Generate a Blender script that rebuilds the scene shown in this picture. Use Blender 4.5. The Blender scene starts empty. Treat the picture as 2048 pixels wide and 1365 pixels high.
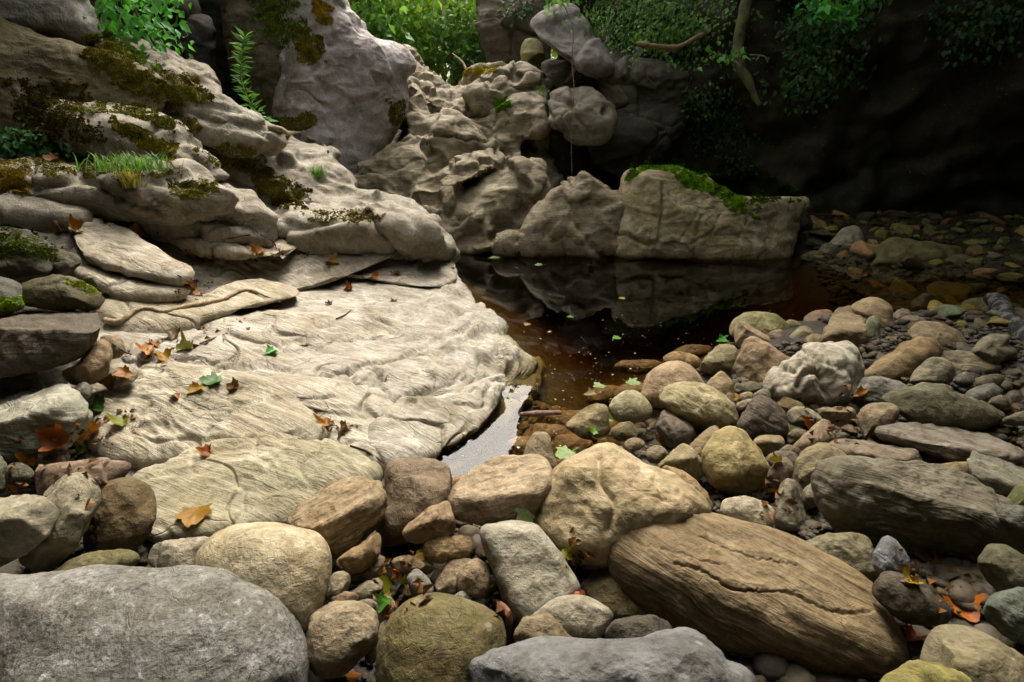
import bpy, math, random
import numpy as np
from mathutils import Vector, Matrix
R = math.radians
sc = bpy.context.scene
COL = sc.collection
rng = np.random.default_rng(7)
random.seed(7)
# ------------------------------------------------------------------ camera
CAM = np.array([0.0, 0.0, 1.3]); FPX = 1117.0; PITCH = R(21.15)
CT, ST = math.cos(PITCH), math.sin(PITCH)
FWD = np.array([0, CT, -ST]); UPV = np.array([0, ST, CT]); RGT = np.array([1.0, 0, 0])
def rays(px, py):
    x = (np.asarray(px, float) - 1024) / FPX; y = -(np.asarray(py, float) - 682.5) / FPX
    return FWD + x[..., None] * RGT + y[..., None] * UPV
def at(px, py, t):
    return CAM + rays(px, py) * np.asarray(t, float)[..., None]
cd = bpy.data.cameras.new('camera'); cam = bpy.data.objects.new('camera', cd); COL.objects.link(cam)
cam.location = CAM; cam.rotation_euler = (R(90) - PITCH, 0, 0)
cd.sensor_width = 36; cd.lens = FPX / 2048 * 36; cd.clip_end = 500; cd.clip_start = 0.02
sc.camera = cam
# ------------------------------------------------------------------ noise
PERM = rng.permutation(256); PERM = np.concatenate([PERM, PERM])
GR = rng.normal(size=(256, 3)); GR /= np.linalg.norm(GR, axis=1)[:, None]
def pn(p):
    i = np.floor(p).astype(np.int64); f = p - i
    u = f * f * f * (f * (f * 6 - 15) + 10); i &= 255
    out = 0
    for dx in (0, 1):
        wx = u[:, 0] if dx else 1 - u[:, 0]
        hx = PERM[(i[:, 0] + dx) & 255]
        for dy in (0, 1):
            wy = u[:, 1] if dy else 1 - u[:, 1]
            hy = PERM[hx + ((i[:, 1] + dy) & 255)]
            for dz in (0, 1):
                wz = u[:, 2] if dz else 1 - u[:, 2]
                h = PERM[hy + ((i[:, 2] + dz) & 255)]
                g = GR[h]
                out = out + wx * wy * wz * (g[:, 0] * (f[:, 0] - dx) + g[:, 1] * (f[:, 1] - dy) + g[:, 2] * (f[:, 2] - dz))
    return out * 1.6
def fbm(p, o=4, rough=.5):
    s = 0; a = 1
    for k in range(o):
        s = s + a * pn(p * (2 ** k) + 17.3 * k); a *= rough
    return s
def ridged(p, o=3):
    s = 0; a = 1
    for k in range(o):
        s = s + a * (1 - 2 * np.abs(pn(p * (2 ** k) + 31.7 * k))); a *= .5
    return s
def cells(p, seed=0, ids=False):
    """distance to the two nearest feature points (F1, F2)"""
    i = np.floor(p).astype(np.int64); f1 = np.full(len(p), 9.); f2 = np.full(len(p), 9.); hid = np.zeros(len(p))
    for dx in (-1, 0, 1):
        for dy in (-1, 0, 1):
            for dz in (-1, 0, 1):
                c = i + np.array([dx, dy, dz])
                h = PERM[PERM[PERM[(c[:, 0] + seed) & 255] + (c[:, 1] & 255)] + (c[:, 2] & 255)]
                q = c + .5 + GR[h] * .45 - p
                d = np.sqrt((q * q).sum(1))
                m = d < f1; hid = np.where(m, (h * .618034) % 1, hid)
                f2 = np.where(m, f1, np.minimum(f2, d)); f1 = np.where(m, d, f1)
    return (f1, f2, hid) if ids else (f1, f2)
def blocks(p, seed=0, w=.09):
    """jointed rock: each block stands at its own height, with a narrow joint between"""
    f1, f2, h = cells(p, seed, True); j = np.clip((f2 - f1) / w, 0, 1)
    return (h - .5) * (j * j * (3 - 2 * j)) + .6 * (j - 1) * .5
# ------------------------------------------------------------------ mesh helpers
def mesh_np(name, V, faces, smooth=True):
    """faces: list of (n,k) int arrays"""
    me = bpy.data.meshes.new(name)
    V = np.asarray(V, np.float32); me.vertices.add(len(V)); me.vertices.foreach_set('co', V.ravel())
    nl = sum(f.size for f in faces); npoly = sum(len(f) for f in faces)
    me.loops.add(nl); me.polygons.add(npoly)
    me.loops.foreach_set('vertex_index', np.concatenate([f.ravel() for f in faces]).astype(np.int32))
    tot = np.concatenate([np.full(len(f), f.shape[1]) for f in faces]).astype(np.int32)
    st = np.concatenate([[0], np.cumsum(tot)[:-1]]).astype(np.int32)
    me.polygons.foreach_set('loop_start', st); me.polygons.foreach_set('loop_total', tot)
    me.update(calc_edges=True); me.validate()
    me.polygons.foreach_set('use_smooth', np.full(len(me.polygons), smooth))
    return me
def tag(o, label=None, cat=None, group=None, kind=None):
    if label: o['label'] = label
    if cat: o['category'] = cat
    if group: o['group'] = group
    if kind: o['kind'] = kind
    return o
def link(name, me, mat, parent=None, loc=None):
    o = bpy.data.objects.new(name, me); COL.objects.link(o)
    if mat is not None and not me.materials: me.materials.append(mat)
    if loc is not None: o.location = loc
    if parent: o.parent = parent
    return o
def empty(name, loc):
    o = bpy.data.objects.new(name, None); COL.objects.link(o); o.location = loc; o.empty_display_size = .1
    return o
def lin(h, k=1.0):
    if isinstance(h, str): h = tuple(int(h[i:i + 2], 16) for i in (0, 2, 4))
    return tuple((((c / 255 + .055) / 1.055) ** 2.4 if c > 10 else c / 255 / 12.92) * k for c in h)
def smax(a, b, k):
    h = np.clip(.5 + .5 * (a - b) / k, 0, 1)
    return b * (1 - h) + a * h + k * h * (1 - h)
def poly_of(s):
    return np.array([[float(v) for v in q.split(',')] for q in s.split()])
def smooth_poly(P, n=14):
    """closed Catmull-Rom through the points"""
    out = []; m = len(P)
    for i in range(m):
        p0, p1, p2, p3 = P[i - 1], P[i], P[(i + 1) % m], P[(i + 2) % m]
        for t in np.arange(n) / n:
            out.append(.5 * ((2 * p1) + (p2 - p0) * t + (2 * p0 - 5 * p1 + 4 * p2 - p3) * t * t + (3 * p1 - p0 - 3 * p2 + p3) * t ** 3))
    return np.array(out)
def smooth_open(P, n=5):
    P = np.concatenate([[2 * P[0] - P[1]], P, [2 * P[-1] - P[-2]]]); out = []
    for i in range(1, len(P) - 2):
        p0, p1, p2, p3 = P[i - 1:i + 3]
        for t in np.arange(n) / n: out.append(.5 * (2 * p1 + (p2 - p0) * t + (2 * p0 - 5 * p1 + 4 * p2 - p3) * t * t + (3 * p1 - p0 - 3 * p2 + p3) * t ** 3))
    return np.array(out + [P[-2]])
def radii(P, c, th):
    A = P - c; B = np.roll(A, -1, 0); D = B - A
    dx, dy = np.cos(th)[:, None], np.sin(th)[:, None]
    den = dx * D[None, :, 1] - dy * D[None, :, 0]
    den = np.where(np.abs(den) < 1e-9, 1e-9, den)
    r = (A[None, :, 0] * D[None, :, 1] - A[None, :, 1] * D[None, :, 0]) / den
    u = (A[None, :, 0] * dy - A[None, :, 1] * dx) / den
    ok = (u >= 0) & (u <= 1) & (r > 0)
    r = np.where(ok, r, -1).max(1)
    return np.where(r < 1, 1, r)
def centroid(P):
    x, y = P[:, 0], P[:, 1]; x2, y2 = np.roll(x, -1), np.roll(y, -1); c = x * y2 - x2 * y; a = c.sum() / 2
    return np.array([((x + x2) * c).sum() / 6 / a, ((y + y2) * c).sum() / 6 / a])
# ------------------------------------------------------------------ the stream bed
POOL = np.array([(-1.6, 7.2), (-.9, 5.6), (-.55, 4.6), (-.25, 3.6), (-.1, 3.1), (-.3, 2.6), (-.5, 2.05), (-.35, 1.75), (.05, 1.55), (.25, 1.85),
                 (.62, 2.1), (.85, 2.5), (1.1, 2.9), (1.6, 3.4), (2.2, 3.75), (2.9, 3.9), (3.6, 3.95), (5.2, 4.0), (5.6, 5.0), (4.2, 5.3), (3.3, 5.5), (2.9, 7.2)])
def pool_dist(x, y):
    x = np.asarray(x, float); y = np.asarray(y, float)
    d = np.full(x.shape, 1e9); ins = np.zeros(x.shape, bool)
    n = len(POOL)
    for i in range(n):
        a = POOL[i]; b = POOL[(i + 1) % n]; e = b - a
        wx, wy = x - a[0], y - a[1]
        h = np.clip((wx * e[0] + wy * e[1]) / (e @ e), 0, 1)
        d = np.minimum(d, (wx - e[0] * h) ** 2 + (wy - e[1] * h) ** 2)
        c = (a[1] > y) != (b[1] > y)
        xx = (b[0] - a[0]) * (y - a[1]) / (b[1] - a[1] + 1e-12) + a[0]
        ins ^= c & (x < xx)
    return np.where(ins, np.sqrt(d), -np.sqrt(d))
def ground(x, y):
    d = pool_dist(x, y); x = np.asarray(x, float); y = np.asarray(y, float)
    deep = .32 + .6 * np.clip((y - 2.7) / 1.2, 0, 1) * np.clip((3.2 - x) / 1.2, 0, 1)
    z = np.where(d > 0, -np.minimum(d * .55, np.where(x > 3.2, .14, deep)), .045 * np.clip(-d / .2, 0, 1))
    z = z + .10 * np.exp(-((x - 2.1) ** 2 / .5 + (y - 3.2) ** 2 / .35)) * (d < 0)
    z = z + np.clip((y - 5.7) * .10, 0, .5) * np.clip((x - 2.8) / .8, 0, 1)
    z = z + np.clip((-1.3 - x) * .25, 0, .25) * np.clip((2.4 - y) / .5, 0, 1)
    z = z + np.clip((x - 2.6) * .12, 0, .4) * np.clip((3.9 - y) / .8, 0, 1)
    return z
def ground_t(px, py, z0=None):
    t = np.arange(.5, 14, .01); p = at(np.full(t.shape, px), np.full(t.shape, py), t)
    g = ground(p[:, 0], p[:, 1]) if z0 is None else np.full(t.shape, z0)
    k = np.argmax(p[:, 2] < g)
    return t[k] if p[k, 2] < g[k] else 9.
# ------------------------------------------------------------------ rocks
def rock_mesh(name, pts, t=None, base=None, bulge=.42, tilt=.35, planes=(), ridge=None, kind='c', seed=0, edge=0, ek=10,
              dome=True, p=2.4, q=2.0, cuts=6, amp=1.0, step=4.5, ctr=None, ga=0, soft=.10, back=None, lean=(.0, .12), disp=None, maxt=480, creases=()):
    r = np.random.default_rng(seed + 11)
    P = smooth_poly(poly_of(pts) if isinstance(pts, str) else np.asarray(pts, float))
    c = centroid(P) if ctr is None else np.array(ctr, float)
    per = np.sqrt(((P - np.roll(P, 1, 0)) ** 2).sum(1)).sum()
    nt = int(np.clip(per / step, 28, maxt)); nr = int(np.clip(nt / 3.1, 9, 150))
    th = np.arange(nt) / nt * 2 * np.pi; rad = radii(P, c, th)
    lo = P[P[:, 1].argmax()]
    if t is None: t = ground_t(lo[0], lo[1], base)
    w, h = np.ptp(P[:, 0]) * t / FPX, np.ptp(P[:, 1]) * t / FPX
    L = math.sqrt(w * h); m = min(w, h); bl = bulge * m
    s = np.sin(np.arange(1, nr + 1) / nr * np.pi / 2)
    s = s * .65 + np.arange(1, nr + 1) / nr * .35
    px = c[0] + rad[None] * np.cos(th)[None] * s[:, None]; py = c[1] + rad[None] * np.sin(th)[None] * s[:, None]
    S = np.broadcast_to(s[:, None], px.shape)
    tpl = lambda x, y: t + tilt * (lo[1] - y) * t / FPX
    d = rays(px, py); tf = None
    if dome: tf = tpl(px, py) - bl * np.clip(1 - S ** p, 0, 1) ** (1 / q)
    pls = []
    for (a, b, tt, nx, ny, nz) in planes: pls.append((at(a, b, tt), np.array([nx, ny, nz], float)))
    if ridge:
        x1, y1, x2, y2 = ridge[:4]
        A, B = at(x1, y1, tpl(x1, y1) - bl * .8), at(x2, y2, tpl(x2, y2) - bl * .8)
        ln = (B - A) / np.linalg.norm(B - A)
        for U in ((lean[0], lean[1], 1), (ridge[4] if len(ridge) > 4 else 0, -1, ridge[5] if len(ridge) > 5 else .1)):
            U = np.array(U, float); N = U - (U @ ln) * ln; pls.append((A, N / np.linalg.norm(N)))
    for P0, N in pls:
        N = N / np.linalg.norm(N)
        den = np.minimum(d @ N, -.06); ti = ((P0 - CAM) @ N) / den
        ti = np.clip(ti, t - 3 * L, t + 2.5 * L)
        tf = ti if tf is None else smax(tf, ti, soft * m)
    if edge: tf = tf + edge * (1 - np.sqrt(np.clip(1 - S ** ek, 0, 1)))
    G = CAM + d * tf[..., None]
    c0 = G.reshape(-1, 3).mean(0)
    vd = rays(*c); vd = vd / np.linalg.norm(vd)
    for k in range(cuts):
        n = r.normal(size=3); n /= np.linalg.norm(n); n = n - vd * r.uniform(.5, 1.1)
        n = n + np.array([0, 0, .15]); n /= np.linalg.norm(n)
        pr = (G - c0) @ n; dd = pr - pr.max() * r.uniform(.62, .93); wd = .012 * L
        G = G - n * (wd * np.logaddexp(0, np.clip(dd / wd, -30, 30)))[..., None]
    # normals
    def normals(G):
        a = np.roll(G, -1, 1) - np.roll(G, 1, 1); b = np.gradient(G, axis=0)
        n = np.cross(a, b); n /= np.linalg.norm(n, axis=2)[..., None] + 1e-12
        flip = (n * d).sum(2).mean() > 0
        return -n if flip else n
    N = normals(G); q3 = G.reshape(-1, 3) - c0 + r.uniform(-50, 50, 3)
    ga = R(ga); ax = RGT * math.sin(ga) + UPV * math.cos(ga); gd = RGT * math.cos(ga) - UPV * math.sin(ga)
    if disp: D = disp(G.reshape(-1, 3), N.reshape(-1, 3), S.ravel())
    else:
        u = q3 / L
        D = .05 * fbm(u * 1.7, 3) + .016 * fbm(u * 6, 4) + .010 * ridged(u * 4.2 + 9, 3)
        if kind == 'r': D = D + .04 * ridged(u * 2.6, 3) - .04 + .02 * fbm(u * 6, 3)
        if kind in 'rs':
            f1, f2 = cells(u * 2.2 + .3 * fbm(u * 3, 2)[:, None], seed)
            D = D - (.022 if kind == 'r' else .008) * np.exp(-((f2 - f1) / .05) ** 2) * np.clip(.5 + 1.6 * pn(u * 1.3 + 9), 0, 1)
        if kind == 's':
            k = (u @ ax) * 11; l = u @ gd; wv = np.cross(ax, gd); m3 = u @ wv
            st = np.stack([k + 1.1 * fbm(u * 1.6, 3), l * .8, m3 * 2.5], 1)
            D = D + .010 * ridged(st, 3) + .006 * ridged(st * 2.3 + 5, 2) - .03 * np.clip(pn(st * np.array([.45, .7, .7]) + 3) - .25, 0, .4)
        if kind == 'n':   # gnarled
            f1, f2 = cells(u * 3.0 + .5 * fbm(u * 2.2, 2)[:, None], seed)
            D = D + .10 * np.minimum(f2 - f1, .45) - .02 + .05 * ridged(u * 2.4, 3)
        D = D * L * amp
    D = D.reshape(G.shape[:2])
    for cp, cw, cdp in creases:
        Q = smooth_open(poly_of(cp)); dm = np.full(px.shape, 1e9)
        jx = 3.5 * fbm(np.stack([px.ravel() / 12, py.ravel() / 12, np.zeros(px.size)], 1), 2).reshape(px.shape)
        for a, b in zip(Q[:-1], Q[1:]):
            e = b - a; hh = np.clip(((px - a[0]) * e[0] + (py + jx - a[1]) * e[1]) / (e @ e + 1e-9), 0, 1)
            dm = np.minimum(dm, np.hypot(px - a[0] - e[0] * hh, py + jx - a[1] - e[1] * hh))
        D = D - cdp * np.exp(-(dm / cw) ** 2)
    G = G + N * D[..., None]
    cen = G[0].mean(0)
    # back
    sb = np.array([.97, .9, .78, .6, .38, .15]); bk = (.5 * m if back is None else back)
    outd = tf[-1]
    pxb = c[0] + rad[None] * np.cos(th)[None] * sb[:, None]; pyb = c[1] + rad[None] * np.sin(th)[None] * sb[:, None]
    tb = outd[None] * sb[:, None] + outd.mean() * (1 - sb[:, None]) + bk * np.sqrt(1 - sb ** 2)[:, None]
    idx = [int(np.argmin(abs(s - v))) for v in sb]
    tb = np.maximum(tb, tf[idx] + .25 * bk * np.sqrt(1 - sb ** 2)[:, None])
    Gb = CAM + rays(pxb, pyb) * tb[..., None]
    cb = Gb[-1].mean(0)
    allr = np.concatenate([G, Gb]); nrt = len(allr)
    V = np.concatenate([[cen], allr.reshape(-1, 3), [cb]])
    j, k = np.meshgrid(np.arange(nrt - 1), np.arange(nt), indexing='ij'); k2 = (k + 1) % nt
    quads = np.stack([1 + j * nt + k, 1 + (j + 1) * nt + k, 1 + (j + 1) * nt + k2, 1 + j * nt + k2], -1).reshape(-1, 4)
    kk = np.arange(nt); k2 = (kk + 1) % nt
    tri = np.concatenate([np.stack([np.zeros(nt, int), 1 + kk, 1 + k2], 1), np.stack([np.full(nt, len(V) - 1), 1 + (nrt - 1) * nt + k2, 1 + (nrt - 1) * nt + kk], 1)])
    # orientation: theta runs clockwise on screen (y down)
    org = (allr[:nr].reshape(-1, 3).mean(0) * .6 + Gb.reshape(-1, 3).mean(0) * .4)
    v = V - org
    a, b, e = v[quads[:, 0]], v[quads[:, 1]], v[quads[:, 2]]
    if (np.cross(b - a, e - a) * (a + b + e)).sum() < 0:
        quads = quads[:, ::-1]; tri = tri[:, ::-1]
    return mesh_np(name, v, [tri, quads]), org, L, ax
# ------------------------------------------------------------------ materials
class NG:
    def __init__(s, name):
        s.m = bpy.data.materials.new(name); s.m.use_nodes = True; s.t = s.m.node_tree; s.t.nodes.clear()
        s.out = s.n('ShaderNodeOutputMaterial')
    def n(s, typ, ins=None, **kw):
        o = s.t.nodes.new(typ)
        for k, v in kw.items(): setattr(o, k, v)
        for k, v in (ins or {}).items(): s.set(o.inputs[k], v)
        return o
    def set(s, sock, v):
        if hasattr(v, 'is_linked') or isinstance(v, bpy.types.NodeSocket): s.t.links.new(v, sock)
        else: sock.default_value = v
    def math(s, op, a, b=0.0, c=None, clamp=False):
        o = s.n('ShaderNodeMath', operation=op, use_clamp=clamp); s.set(o.inputs[0], a); s.set(o.inputs[1], b)
        if c is not None: s.set(o.inputs[2], c)
        return o.outputs[0]
    def mix(s, f, a, b, mode='MIX'):
        o = s.n('ShaderNodeMix', data_type='RGBA', blend_type=mode); s.set(o.inputs[0], f)
        for k, v in ((6, a), (7, b)):
            s.set(o.inputs[k], v if not isinstance(v, tuple) else (v + (1,))[:4])
        return o.outputs[2]
    def noise(s, v, scale, detail=4, rough=.55, dist=0.0):
        o = s.n('ShaderNodeTexNoise', {'Scale': scale, 'Detail': detail, 'Roughness': rough, 'Distortion': dist}); s.set(o.inputs['Vector'], v)
        return o.outputs['Fac']
    def vor(s, v, scale, feature='DISTANCE_TO_EDGE'):
        o = s.n('ShaderNodeTexVoronoi', {'Scale': scale}, feature=feature); s.set(o.inputs['Vector'], v)
        return o.outputs['Distance']
    def rng(s, v, a, b, c=0.0, d=1.0):
        o = s.n('ShaderNodeMapRange', {1: a, 2: b, 3: c, 4: d}); s.set(o.inputs[0], v); return o.outputs[0]
    def attr(s, nm):
        o = s.n('ShaderNodeAttribute', attribute_type='OBJECT', attribute_name=nm); return o
    def vmath(s, op, a, b):
        o = s.n('ShaderNodeVectorMath', operation=op); s.set(o.inputs[0], a)
        if op == 'SCALE': s.set(o.inputs['Scale'], b)
        else: s.set(o.inputs[1], b)
        return o.outputs[1 if op == 'DOT_PRODUCT' else 0]
    def finish(s, shader): s.t.links.new(shader, s.out.inputs['Surface']); return s.m

def stone_material(name, bed=False):
    g = NG(name)
    tc = g.n('ShaderNodeTexCoord').outputs['Object']; oi = g.n('ShaderNodeObjectInfo')
    off = g.vmath('SCALE', g.n('ShaderNodeCombineXYZ', {0: 31., 1: 17., 2: 53.}).outputs[0], oi.outputs['Random'])
    base = oi.outputs['Color']
    scv = g.attr('sc').outputs['Fac'] if not bed else 2.2
    po = g.vmath('ADD', g.vmath('SCALE', tc, scv), off)
    pm = g.vmath('ADD', tc, off)                         # metre based
    warp = g.n('ShaderNodeTexNoise', {'Scale': 2.0, 'Detail': 3.0}); g.set(warp.inputs['Vector'], po)
    pw = g.vmath('ADD', po, g.vmath('SCALE', warp.outputs['Color'], .8))
    n1 = g.noise(pw, 2.4, 10, .68); n2 = g.noise(pm, 55., 6, .7); n3 = g.noise(po, 1.6, 4, .55, .6); n4 = g.noise(pw, 3.1, 6, .65)
    dk = g.mix(1.0, base, (.42, .39, .33), 'MULTIPLY'); lt = g.mix(1.0, base, (1.3, 1.28, 1.26), 'MULTIPLY')
    col = g.mix(g.rng(n1, .34, .66), dk, lt)
    col = g.mix(g.math('MULTIPLY', g.attr('oc').outputs['Fac'], g.rng(n3, .42, .66)), col, g.mix(1.0, base, (.84, .63, .38), 'MULTIPLY'))
    gf = g.math('MULTIPLY', g.attr('gr').outputs['Fac'], g.rng(n4, .40, .62))
    col = g.mix(gf, col, g.mix(.5, g.mix(1.0, base, (.5, .52, .16), 'MULTIPLY'), (.07, .075, .012)))
    # strata streaks
    ax = g.attr('ax').outputs['Vector']
    h = g.vmath('DOT_PRODUCT', tc, ax)
    sv = g.vmath('ADD', g.vmath('SCALE', tc, g.math('MULTIPLY', scv, 1.1)), g.vmath('SCALE', ax, g.math('MULTIPLY', h, g.math('MULTIPLY', scv, 13.))))
    sn = g.noise(g.vmath('ADD', sv, off), 1.6, 8, .65, .5)
    gn = g.attr('gn').outputs['Fac']
    col = g.mix(g.math('MULTIPLY', gn, g.rng(sn, .40, .58, .85, 0)), col, g.mix(1.0, base, (.34, .28, .22), 'MULTIPLY'))
    # grain
    col = g.mix(g.rng(n2, .3, .65, .5, 0), col, g.mix(1.0, base, (.35, .33, .3), 'MULTIPLY'))
    sp = g.noise(pm, 95., 3, .6); sp2 = g.noise(pm, 26., 5, .7)
    spa = g.math('MULTIPLY', g.attr('sp').outputs['Fac'], g.rng(g.noise(po, 1.8, 5, .65), .36, .62, .15, 1)); sp = g.noise(pm, 120., 5, .7); sp2 = g.noise(pm, 30., 8, .75, .4)
    spf = g.math('MULTIPLY', spa, g.rng(sp, .50, .60, 0, .8))
    col = g.mix(spf, col, (.02, .02, .018))
    col = g.mix(g.math('MULTIPLY', spa, g.rng(sp2, .54, .64)), col, (.03, .032, .028))
    col = g.mix(g.math('MULTIPLY', g.attr('sp').outputs['Fac'], g.rng(sp2, .44, .30, 0, .6)), col, (.42, .42, .42))
    # pale lichen dots
    ld = g.vor(pm, 14., 'F1'); lm = g.noise(pm, 3., 2)
    col = g.mix(g.math('MULTIPLY', g.math('MULTIPLY', g.rng(ld, .16, .11), g.rng(lm, .54, .64)), .4), col, g.mix(.5, (.42, .41, .37), lt))
    # cracks
    cw = g.vmath('ADD', g.vmath('ADD', pw, g.vmath('SCALE', warp.outputs['Color'], 1.2)), g.vmath('SCALE', ax, g.math('MULTIPLY', h, g.math('MULTIPLY', scv, 2.4))))
    cr = g.vor(cw, 1.5 if not bed else 1.7); cm = g.noise(po, 1.3, 2)
    crf = g.math('MULTIPLY', g.rng(cr, .0, .012, 1, 0), g.rng(cm, .52, .64))
    crf = g.math('MULTIPLY', crf, g.attr('cr').outputs['Fac'])
    if bed:
        cr2 = g.vor(g.vmath('ADD', g.vmath('MULTIPLY', po, g.n('ShaderNodeCombineXYZ', {0: .7, 1: 1.5, 2: 1.}).outputs[0]), g.vmath('SCALE', warp.outputs['Color'], .35)), 2.6)
        crf2 = g.math('MULTIPLY', g.rng(cr2, .0, .03, .8, 0), g.math('MULTIPLY', g.rng(g.noise(po, .9, 3), .46, .60), g.attr('cr').outputs['Fac']))
        crf = g.math('MAXIMUM', crf, crf2)
    col = g.mix(g.math('MULTIPLY', crf, .75), col, g.mix(.5, g.mix(1.0, base, (.22, .22, .09), 'MULTIPLY'), (.02, .018, .006)))
    # wet band near the waterline
    z = g.n('ShaderNodeSeparateXYZ', {0: g.n('ShaderNodeNewGeometry').outputs['Position']}).outputs[2]
    wl = g.math('ADD', z, g.math('MULTIPLY', n1, .05))
    wet = g.rng(wl, .075, .035, 0, 1)
    col = g.mix(g.math('MULTIPLY', wet, .8), col, g.mix(1.0, col, (.52, .46, .22), 'MULTIPLY'))
    n5 = g.noise(pm, 130., 3, .6)
    hgt = g.math('ADD', g.math('ADD', g.math('MULTIPLY', n1, .5), g.math('MULTIPLY', n5, .12)), g.math('MULTIPLY', n2, .30))
    hgt = g.math('ADD', hgt, g.math('MULTIPLY', g.math('MULTIPLY', sn, gn), 1.1))
    hgt = g.math('SUBTRACT', hgt, g.math('MULTIPLY', crf, .8))
    hgt = g.math('ADD', hgt, g.math('MULTIPLY', n4, .35))
    bp = g.n('ShaderNodeBump', {'Strength': .9, 'Distance': .026 if bed else .020, 'Height': hgt})
    b = g.n('ShaderNodeBsdfPrincipled', {'Base Color': col, 'Roughness': g.math('SUBTRACT', g.rng(n1, .3, .7, .86, .68), g.math('MULTIPLY', wet, .35)), 'Specular IOR Level': .32, 'Normal': bp.outputs[0]})
    return g.finish(b.outputs[0])
M_STONE = stone_material('river_stone'); M_BED = stone_material('limestone', True)
def leaf_material(name, trans=.35, dull=False):
    g = NG(name); oi = g.n('ShaderNodeObjectInfo'); geo = g.n('ShaderNodeNewGeometry')
    rp = geo.outputs['Random Per Island']
    hs = g.n('ShaderNodeHueSaturation', {'Hue': g.rng(rp, 0, 1, .48, .515) if not dull else .5, 'Saturation': g.rng(rp, 0, 1, 1.0, .75) if not dull else 1.15, 'Value': g.rng(g.math('FRACT', g.math('MULTIPLY', rp, 7.31)), 0, 1, .55, 1.45), 'Color': oi.outputs['Color']})
    col = hs.outputs[0]
    if dull:
        tc = g.n('ShaderNodeTexCoord').outputs['Object']
        col = g.mix(g.rng(g.noise(tc, 30., 4, .6), .4, .7, 0, .6), col, g.mix(1.0, col, (.45, .36, .22), 'MULTIPLY'))
    d = g.n('ShaderNodeBsdfPrincipled', {'Base Color': col, 'Roughness': .55, 'Specular IOR Level': .3})
    t = g.n('ShaderNodeBsdfTranslucent', {'Color': g.mix(1.0, col, (1.25, 1.2, .6), 'MULTIPLY')})
    m = g.n('ShaderNodeMixShader', {0: trans, 1: d.outputs[0], 2: t.outputs[0]})
    return g.finish(m.outputs[0])
M_LEAF = leaf_material('green_leaf'); M_DEAD = leaf_material('dead_leaf', .15, True)
def moss_material():
    g = NG('moss'); oi = g.n('ShaderNodeObjectInfo'); tc = g.n('ShaderNodeTexCoord').outputs['Object']
    rp = g.n('ShaderNodeNewGeometry').outputs['Random Per Island']
    n = g.noise(tc, 9., 4, .6)
    c = g.mix(g.rng(n, .35, .65), g.mix(1.0, oi.outputs['Color'], (.6, .55, .5), 'MULTIPLY'), g.mix(1.0, oi.outputs['Color'], (1.8, 1.65, 1.3), 'MULTIPLY'))
    c = g.mix(g.rng(rp, 0, 1, 0, .5), c, g.mix(1.0, c, (.5, .5, .4), 'MULTIPLY'))
    return g.finish(g.n('ShaderNodeBsdfPrincipled', {'Base Color': c, 'Roughness': .95, 'Specular IOR Level': .1}).outputs[0])
M_MOSS = moss_material()
def bark_material():
    g = NG('bark'); oi = g.n('ShaderNodeObjectInfo'); tc = g.n('ShaderNodeTexCoord').outputs['Object']
    n = g.noise(tc, 24., 6, .7, 1.); n2 = g.noise(tc, 7., 4, .6)
    c = g.mix(g.rng(n, .35, .65), g.mix(1.0, oi.outputs['Color'], (.3, .28, .26), 'MULTIPLY'), oi.outputs['Color'])
    c = g.mix(g.math('MULTIPLY', g.attr('gr').outputs['Fac'], g.rng(n2, .40, .52)), c, (.075, .085, .012))
    c = g.mix(g.math('MULTIPLY', g.attr('sp').outputs['Fac'], g.rng(g.noise(tc, 16., 5, .7), .50, .56)), c, (.5, .52, .52))
    bp = g.n('ShaderNodeBump', {'Strength': .8, 'Distance': .012, 'Height': n})
    return g.finish(g.n('ShaderNodeBsdfPrincipled', {'Base Color': c, 'Roughness': .85, 'Normal': bp.outputs[0]}).outputs[0])
M_BARK = bark_material()
def gravel_material(name, soil=False):
    g = NG(name); tc = g.n('ShaderNodeTexCoord').outputs['Object']
    rp = g.n('ShaderNodeNewGeometry').outputs['Random Per Island']
    if soil:
        n = g.noise(tc, 14., 8, .7); c = g.mix(g.rng(n, .35, .65), (.012, .010, .006), (.045, .036, .024))
    else:
        r = g.n('ShaderNodeValToRGB'); g.set(r.inputs[0], rp); e = r.color_ramp.elements
        e[0].color = (.03, .024, .014, 1); e[1].color = (.10, .085, .058, 1)
        for q, cc in ((.25, (.07, .056, .034, 1)), (.5, (.05, .046, .04, 1)), (.75, (.08, .058, .03, 1))):
            k = e.new(q); k.color = cc
        n = g.noise(tc, 40., 5, .65); c = g.mix(g.rng(n, .3, .7, .6, 0), r.outputs[0], (.05, .04, .025))
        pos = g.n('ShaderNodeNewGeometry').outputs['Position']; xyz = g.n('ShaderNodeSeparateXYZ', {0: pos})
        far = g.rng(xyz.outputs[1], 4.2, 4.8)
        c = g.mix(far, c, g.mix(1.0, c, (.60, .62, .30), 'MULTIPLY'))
    bp = g.n('ShaderNodeBump', {'Strength': .6, 'Distance': .01, 'Height': n})
    return g.finish(g.n('ShaderNodeBsdfPrincipled', {'Base Color': c, 'Roughness': .7, 'Specular IOR Level': .3, 'Normal': bp.outputs[0]}).outputs[0])
M_GRAVEL = gravel_material('gravel'); M_SOIL = gravel_material('wet_silt', True)
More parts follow.
